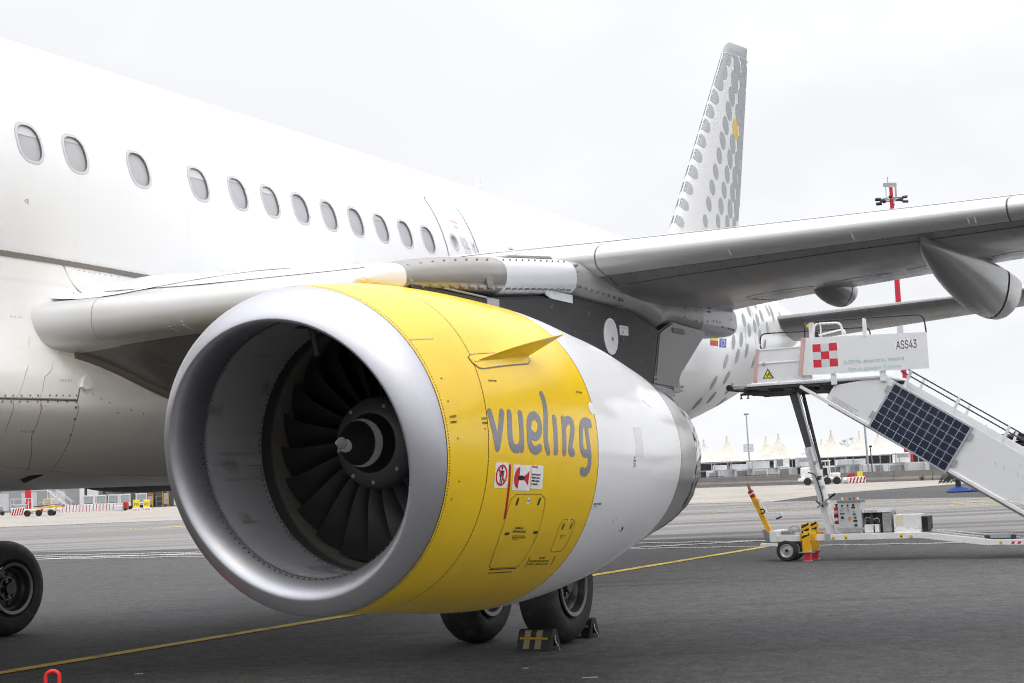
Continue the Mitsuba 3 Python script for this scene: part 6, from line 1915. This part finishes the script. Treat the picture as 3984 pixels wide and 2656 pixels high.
# ---- the left background, seen under the belly
mb = Thing('floodlight_mast', (-117.6, 118.0), 0)
mb.part('shaft', tube([(0, 0, .1), (0, 0, 12), (0, 0, 30)], [.34, .3, .16], 20), REDL, 40)
mb.part('foot', bx((-.45, -.45, 0), (.45, .45, .12)), DARK)
mb.part('notice', bx((-.27, -.36, 1.3), (-.12, -.335, 1.8)), PALE)
mb.tag('thick red mast foot standing behind the slanted striped block, far left', 'mast')
sb = Thing('striped_barrier', (-109.3, 108.2), 0)
sb.part('body', bx((-.75, 0, 0), (.55, .6, .80), .05), WHITEP)
for i in range(5): sb.part('red_stripe', extr([(-.72 + .26 * i, .03), (-.58 + .26 * i, .03), (-.36 + .26 * i, .76), (-.50 + .26 * i, .76)], .012, 'y', -.012), REDD)
sb.tag('white block with slanted red stripes at the foot of the red mast, far left', 'barrier')
# row of striped barrier blocks
b0, b1 = np.array([-111.2, 116.1]), np.array([-108.0, 122.2])
for i in range(10):
    x = .35 + .70 * i
    k = Thing('lane_barrier', off((-111.2, 116.1), x, .18 * i - .0), 0)
    k.part('body', extr([(-.345, 0), (.345, 0), (.345, .8), (-.345, .8)], .45, 'y', 0), WHITEP)
    for s in (-.17, .17): k.part('red_stripe', extr([(s - .09, .0), (s - .02, .0), (s + .03, .45), (s + .06, .80), (s - .02, .80), (s - .05, .45)], .012, 'y', -.012), REDD)
    k.tag(f'red striped white barrier block before the cab tractors, {ORD[i]} from the left', 'barrier', 'row of striped barrier blocks')


def cab_tractor(xy, full=False):
    k = Thing('cab_tractor', xy, 18)
    k.part('body', bx((-.62, 0, .28), (.62, 3.0, .80), .06), WHITEP)
    k.part('bumper', bx((-.6, -.08, .2), (.6, .0, .42), .03), BLACK)
    k.part('grille', bx((-.42, -.02, .48), (.42, .0, .64)), MIDGREY)
    for x in (-.5, .42): k.part('headlight', bx((x, -.03, .66), (x + .1, 0, .74)), PALE)
    k.part('cab_frame', [bx((-.6, .1, .80), (-.52, .2, 1.72)), bx((.52, .1, .80), (.6, .2, 1.72)), bx((-.6, .1, 1.66), (.6, .2, 1.74)), bx((-.6, 1.5, .80), (-.52, 1.6, 1.72)), bx((.52, 1.5, .80), (.6, 1.6, 1.72))], WHITEP)
    k.part('windscreen', bx((-.52, .14, .86), (.52, .16, 1.66)), PALEG)
    k.part('cab_roof', bx((-.64, .05, 1.72), (.64, 1.7, 1.80), .03), WHITEP)
    k.part('cab_interior', bx((-.5, .9, .8), (.5, 1.48, 1.5)), DARK)
    k.part('side_window', bx((.575, .3, .95), (.59, 1.4, 1.62)), GLASSD)
    for y in (.5, 2.5):
        for x in (-.66, .66): k.part('wheel', revolve([(-.1, 0), (-.1, .24), (-.07, .28), (.07, .28), (.1, .24), (.1, 0)], 14, 'x', (x, y, .28)), BLACK, 30)
    return k


LABT = ['leftmost white cab tractor behind the striped barrier row', 'second white cab tractor from the left behind the striped barriers', 'third white cab tractor from the left behind the striped barriers', 'fourth white cab tractor from the left, at the end of the striped barriers', 'white cab tractor standing clear of the barrier row, its whole front in view', 'rightmost white cab tractor, behind the yellow board signs']
for i, px_ in enumerate((0, 1.28, 2.60, 3.66, 4.80, 6.15)):
    cab_tractor(off((-114.0, 124.2), px_ - .15, [0, .6, 1.1, 1.6, -2.0, .2][i])).tag(LABT[i], 'tractor', 'row of white cab tractors')
# yellow boards on striped blocks
for i, (xy, txt) in enumerate((((-97.9, 113.7), 'FO'), ((-96.95, 114.2), 'FC'))):
    k = Thing('board_sign', xy, 0)
    k.part('board', bx((-.36, 0, .2), (.36, .06, 1.12), .02), YELB)
    tm = meshkit.text_mesh(txt, .26, .006, True); v = tm.vertices; w = v[:, 0].max()
    tm.vertices = np.stack([v[:, 0] - w / 2, -.006 - v[:, 2], .48 + v[:, 1]], -1)
    k.part('lettering', tm, BLACK, False)
    k.part('handle', bx((-.2, -.005, .92), (.2, 0, 1.0)), WHITEB)
    k.part('base', bx((-.42, -.25, 0), (.42, .35, .24), .03), WHITEP)
    for s in (-.3, .0, .3): k.part('base_stripe', extr([(s - .08, .02), (s, .02), (s + .1, .2), (s + .02, .2)], .008, 'y', -.26), REDL)
    k.tag('yellow board sign lettered FO on a striped foot, left one of two' if i == 0 else 'yellow board sign lettered FC on a striped foot, right one of two', 'sign')
k = Thing('fire_cart', (-98.9, 113.1), 0)
k.part('tank', bx((-.2, 0, .1), (.25, .5, .95), .06), REDD)
k.part('guard', bx((-1.2, -.1, 0), (-.3, .5, .62), .05), PALE)
k.part('wheel', cyl((0, -.05, .16), (0, .05, .16), .16, 12), BLACK)
k.tag('small dark red cart with a pale guard plate, left of the yellow boards', 'cart')
# belt loader
bl = Thing('belt_loader', (-95.3, 97.2), -6)
bl.part('chassis', bx((-1.75, 0, .42), (1.35, 1.6, .72), .06), CREAMW)
bl.part('belt', extr([(-.75, .80), (2.05, 1.02), (2.15, .92), (2.05, .86), (-.75, .62)], .5, 'y', .1), YEL)
bl.part('belt', extr([(-.75, .96), (2.0, 1.12), (2.0, 1.06), (-.75, .88)], .06, 'y', .06), BLACK)
bl.part('cab', [bx((.0, .6, .72), (.07, .7, 1.62)), bx((.72, .6, .72), (.79, .7, 1.62)), bx((.0, .6, 1.56), (.8, 1.5, 1.64)), bx((.0, .7, .72), (.8, 1.5, 1.1))], CREAMW)
bl.part('cab_window', bx((.07, .64, 1.1), (.72, .66, 1.56)), PALEG)
for seg in ([(-.6, .1, .95), (-.6, .1, 1.55), (2.0, .1, 1.75), (2.0, .1, 1.1)], [(-.3, .1, 1.25), (2.0, .1, 1.45)], [(-1.3, .2, .7), (-1.3, .2, 1.45), (-.6, .2, 1.5)]):
    bl.part('guard_rail', tube(seg, .025, 6), (YEL if len(seg) == 4 else PALE))
bl.part('warning_panel', bx((-.02, -.02, .46), (.22, 0, .70)), REDL)
bl.part('front_drum', cyl((2.05, .1, .93), (2.05, .7, .93), .09, 12), DARK)
for x in (-1.35, -.2, 1.0): vwheel(bl, x, -.05, .31, .22)
vwheel(bl, .55, 1.5, .31, .22)
bl.tag('cream belt loader with a yellow belt, parked on the far concrete', 'belt loader')
# dollies at the far left edge
for i, xx in enumerate((-1.2, .9)):
    k = Thing('baggage_dolly', off((-114.1, 111.3), xx, 1.5 * i), 5)
    k.part('deck', bx((-1.0, 0, .40), (1.0, 1.6, .52), .03), MIDGREY)
    for x in (-.95, .95):
        for y in (.05, 1.5): k.part('post', bx((x - .03, y, .5), (x + .03, y + .06, 1.75)), PALE)
    k.part('roof_frame', [bx((-1, 0, 1.7), (1, .06, 1.78)), bx((-1, 1.5, 1.7), (1, 1.56, 1.78)), bx((-1, 0, 1.1), (1, .05, 1.15))], PALE)
    k.part('load', bx((-.8, .3, .52), (.5, 1.3, 1.1), .1), GREYP)
    for x in (-.7, .7): vwheel(k, x, .0, .24, .16)
    k.tag('grey roofed baggage dolly beside the red mast, ' + ('at the left edge' if i == 0 else 'close to the striped block'), 'dolly')
# buildings behind
hb = Thing('service_building', (-132.0, 146), 0)
hb.part('wall', bx((-3, 0, 0), (22, 10, 6.5)), WHITEB)
hb.part('roof', bx((-3.3, -.4, 6.5), (22.3, 10.4, 6.9)), PALE)
for x in (1.0, 5, 9.5, 13): hb.part('window', bx((x, -.03, 2.1), (x + 1.6, 0, 3.0)), MIDGREY)
hb.part('vent', bx((11.9, -.1, 1.75), (13.3, 0, 2.5)), DARK)
hb.tag('white service building behind the row of cab tractors', 'building')
gb_ = Thing('grey_shed', (-152, 146), 0)
gb_.part('wall', bx((-6, 0, 0), (12, 8, 4.2)), GREYP)
gb_.part('roof', bx((-6.4, -.4, 4.2), (12.4, 8.4, 4.5)), BLUEG)
for x in (-4, 0, 4, 8): gb_.part('door', bx((x, -.04, 0), (x + 2.2, 0, 2.6)), PALE)
gb_.tag('grey shed with a bluish roof behind the belt loader', 'building')
st = Thing('access_steps', (-121.5, 128), 0)
st.part('stringer', [tube([(-2.2, 0, 2.7), (.8, 0, .2)], .06, 6), tube([(-2.2, .9, 2.7), (.8, .9, .2)], .06, 6)], WHITEP)
for i in range(9): st.part('step', bx((-2.2 + .33 * i, 0, 2.65 - .277 * i), (-1.9 + .33 * i, .9, 2.7 - .277 * i)), PALE)
st.part('hand_rail', [tube([(-2.2, 0, 3.6), (.8, 0, 1.1), (.8, 0, .2)], .03, 6), tube([(-2.2, .9, 3.6), (.8, .9, 1.1)], .03, 6)], WHITEP)
st.part('platform', bx((-4.2, 0, 2.62), (-2.2, .9, 2.72)), PALE)
for x in (-4.1, -2.3): st.part('post', bx((x, .4, 0), (x + .1, .5, 2.62)), WHITEP)
st.tag('white steel access steps between the belt loader and the cab tractors', 'steps')
sd = Thing('equipment_shed', (-114.5, 137.5), 0)
for x in (-9.5, -7.2, -3.0, -.9, .2, 3.2): sd.part('column', bx((x - .14, -.14, 0), (x + .14, .14, 4.2)), DARK)
sd.part('roof', bx((-10.5, -1.0, 4.2), (7, 8, 4.5)), MIDGREY)
sd.part('sliding_door', bx((1.55, -.2, .12), (2.75, -.1, 3.5), .02), CREAMW)
sd.part('sliding_door', bx((2.8, -.2, .12), (4.6, -.1, 3.5), .02), PALE)
sd.part('back_wall', bx((-10, 7.5, 0), (6.5, 7.7, 3.2)), GREYP)
sd.tag('open equipment shed on dark columns, right of the cab tractors', 'shed')
for i, (x, w, h) in enumerate(((-2.1, .9, 1.5), (-1.2, .8, 1.7), (.0, .9, 1.4), (.75, .7, 2.0))):
    k = Thing('machine_stand', off((-114.5, 137.5), x, -1.2), 0)
    k.part('frame', [bx((-w / 2, 0, 0), (-w / 2 + .07, .07, h)), bx((w / 2 - .07, 0, 0), (w / 2, .07, h)), bx((-w / 2, 0, h - .07), (w / 2, .07, h)), bx((-w / 2, 0, h * .45), (w / 2, .07, h * .5))], YEL if i % 2 else MIDGREY)
    k.part('machine', bx((-w / 2 + .1, .1, .3), (w / 2 - .1, .8, h * .85), .05), GREYP if i % 2 else DARK)
    k.tag(['grey machine on a dark stand, leftmost under the shed', 'grey machine on a yellow stand in the shed, second from left', 'dark machine on a stand in the shed, third from left', 'tall grey machine on a yellow stand beside the shed door'][i], 'machine')

# ------------------------------------------------------------------ near the wheels: chocks and a cone
def chock(name, y, sg, w, x0, label):
    k = nxt(name)
    h, b = .20, .25
    prof = Polygon([(-b / 2, 0), (b / 2, 0), (b / 2 - .01, .05), (.055, h - .02), (.03, h), (-.03, h), (-.055, h - .02), (-b / 2 + .01, .05)])
    hole = Polygon([(-.055, .04), (.055, .04), (.012, h - .07), (-.012, h - .07)])
    m = extr(prof.difference(hole), w, 'x', x0)
    m.apply_translation((0, y, 0))
    add(k + '__body', m, RUBBER, 20)
    for xx in (x0 + .07, x0 + w - .165):
        for i in range(12):
            t = i / 12
            z = .02 + t * (h - .03)
            yy = -b / 2 - .004 + t * (b / 2 - .04)
            m = bx((xx, yy - .006, z), (xx + .065, yy + .010, z + .015), .003)
            m.apply_translation((0, y, 0))
            add(k + '__grip_rib', m, RIBM, 20)
    m = bx((x0 + .03, -b / 4 - .040, .108), (x0 + w - .03, -b / 4 - .030, .130), .002)
    m.apply_translation((0, y, 0))
    add(k + '__yellow_band', m, CHOCKY, 20)
    pts = [(x0 + w + .005, y - .01, .14), (x0 + w + .03, y - .05, .08), (x0 + w + .05, y - .02, .03), (x0 + w + .02, y + .03, .02), (x0 + w + .07, y - .05, .012)]
    add(k + '__rope', tube(rnd(pts, .03), .007, 6), GALV, 40)
    tag(k, label, 'chock', 'wheel chocks at the main wheels')


RUBBER = mat('rubber', (0.018, 0.018, 0.018), 0.6)
RIBM = mat('worn_rib', (0.30, 0.25, 0.14), 0.6)
CHOCKY = mat('chock_yellow', (0.42, 0.25, 0.02), 0.5)
chock('wheel_chock', CH[0], -1, CH[2], CH[1], 'black and yellow rubber wheel chock in front of the outer main wheel')
chock('wheel_chock', CH[3], 1, .26, CH[1] + .03, 'black wheel chock wedged behind the outer main wheel')
# red cone top at the bottom edge
cn = 'traffic_cone'
cxy = CONEP
add(cn + '__cone', revolve([(0.0, .20), (.03, .185), (.06, .165), (.42, .062), (.44, .055)], 40, 'z', (*cxy, 0)), CONE, 40)
add(cn + '__handle', tube(np.array([(cxy[0] + CY * a, cxy[1] + SY * a, z) for a, z in [(-.045, .40), (-.045, .48)] + [(-.045 * math.cos(t), .495 + .04 * math.sin(t)) for t in np.linspace(.2, 2.94, 9)] + [(.045, .48), (.045, .40)]]), .013, 10), CONE, 40)
add(cn + '__foot', bx((cxy[0] - .2, cxy[1] - .2, 0), (cxy[0] + .2, cxy[1] + .2, .03), .01), RUBBER, 20)
tag(cn, 'red plastic cone with a loop handle at the bottom left edge', 'cone')
# small litter on the asphalt
for i, (x, y, l, a) in enumerate(LITTER):
    m = bx((-l / 2, -.01, 0.0), (l / 2, .01, .004), .001)
    m.apply_transform(trimesh.transformations.rotation_matrix(a, (0, 0, 1))); m.apply_translation((x, y, 0.001))
    k = add('litter_scrap', m, PALE, False)
    tag(k, ['tiny white scrap on the asphalt in front of the wheel chock', 'thin white sliver on the asphalt near the bottom right', 'small pale scrap on the asphalt left of the engine shadow'][i], 'scrap')
tag('airliner', 'white airliner with a yellow engine cowl and grey dots on its tail fin', 'airliner')
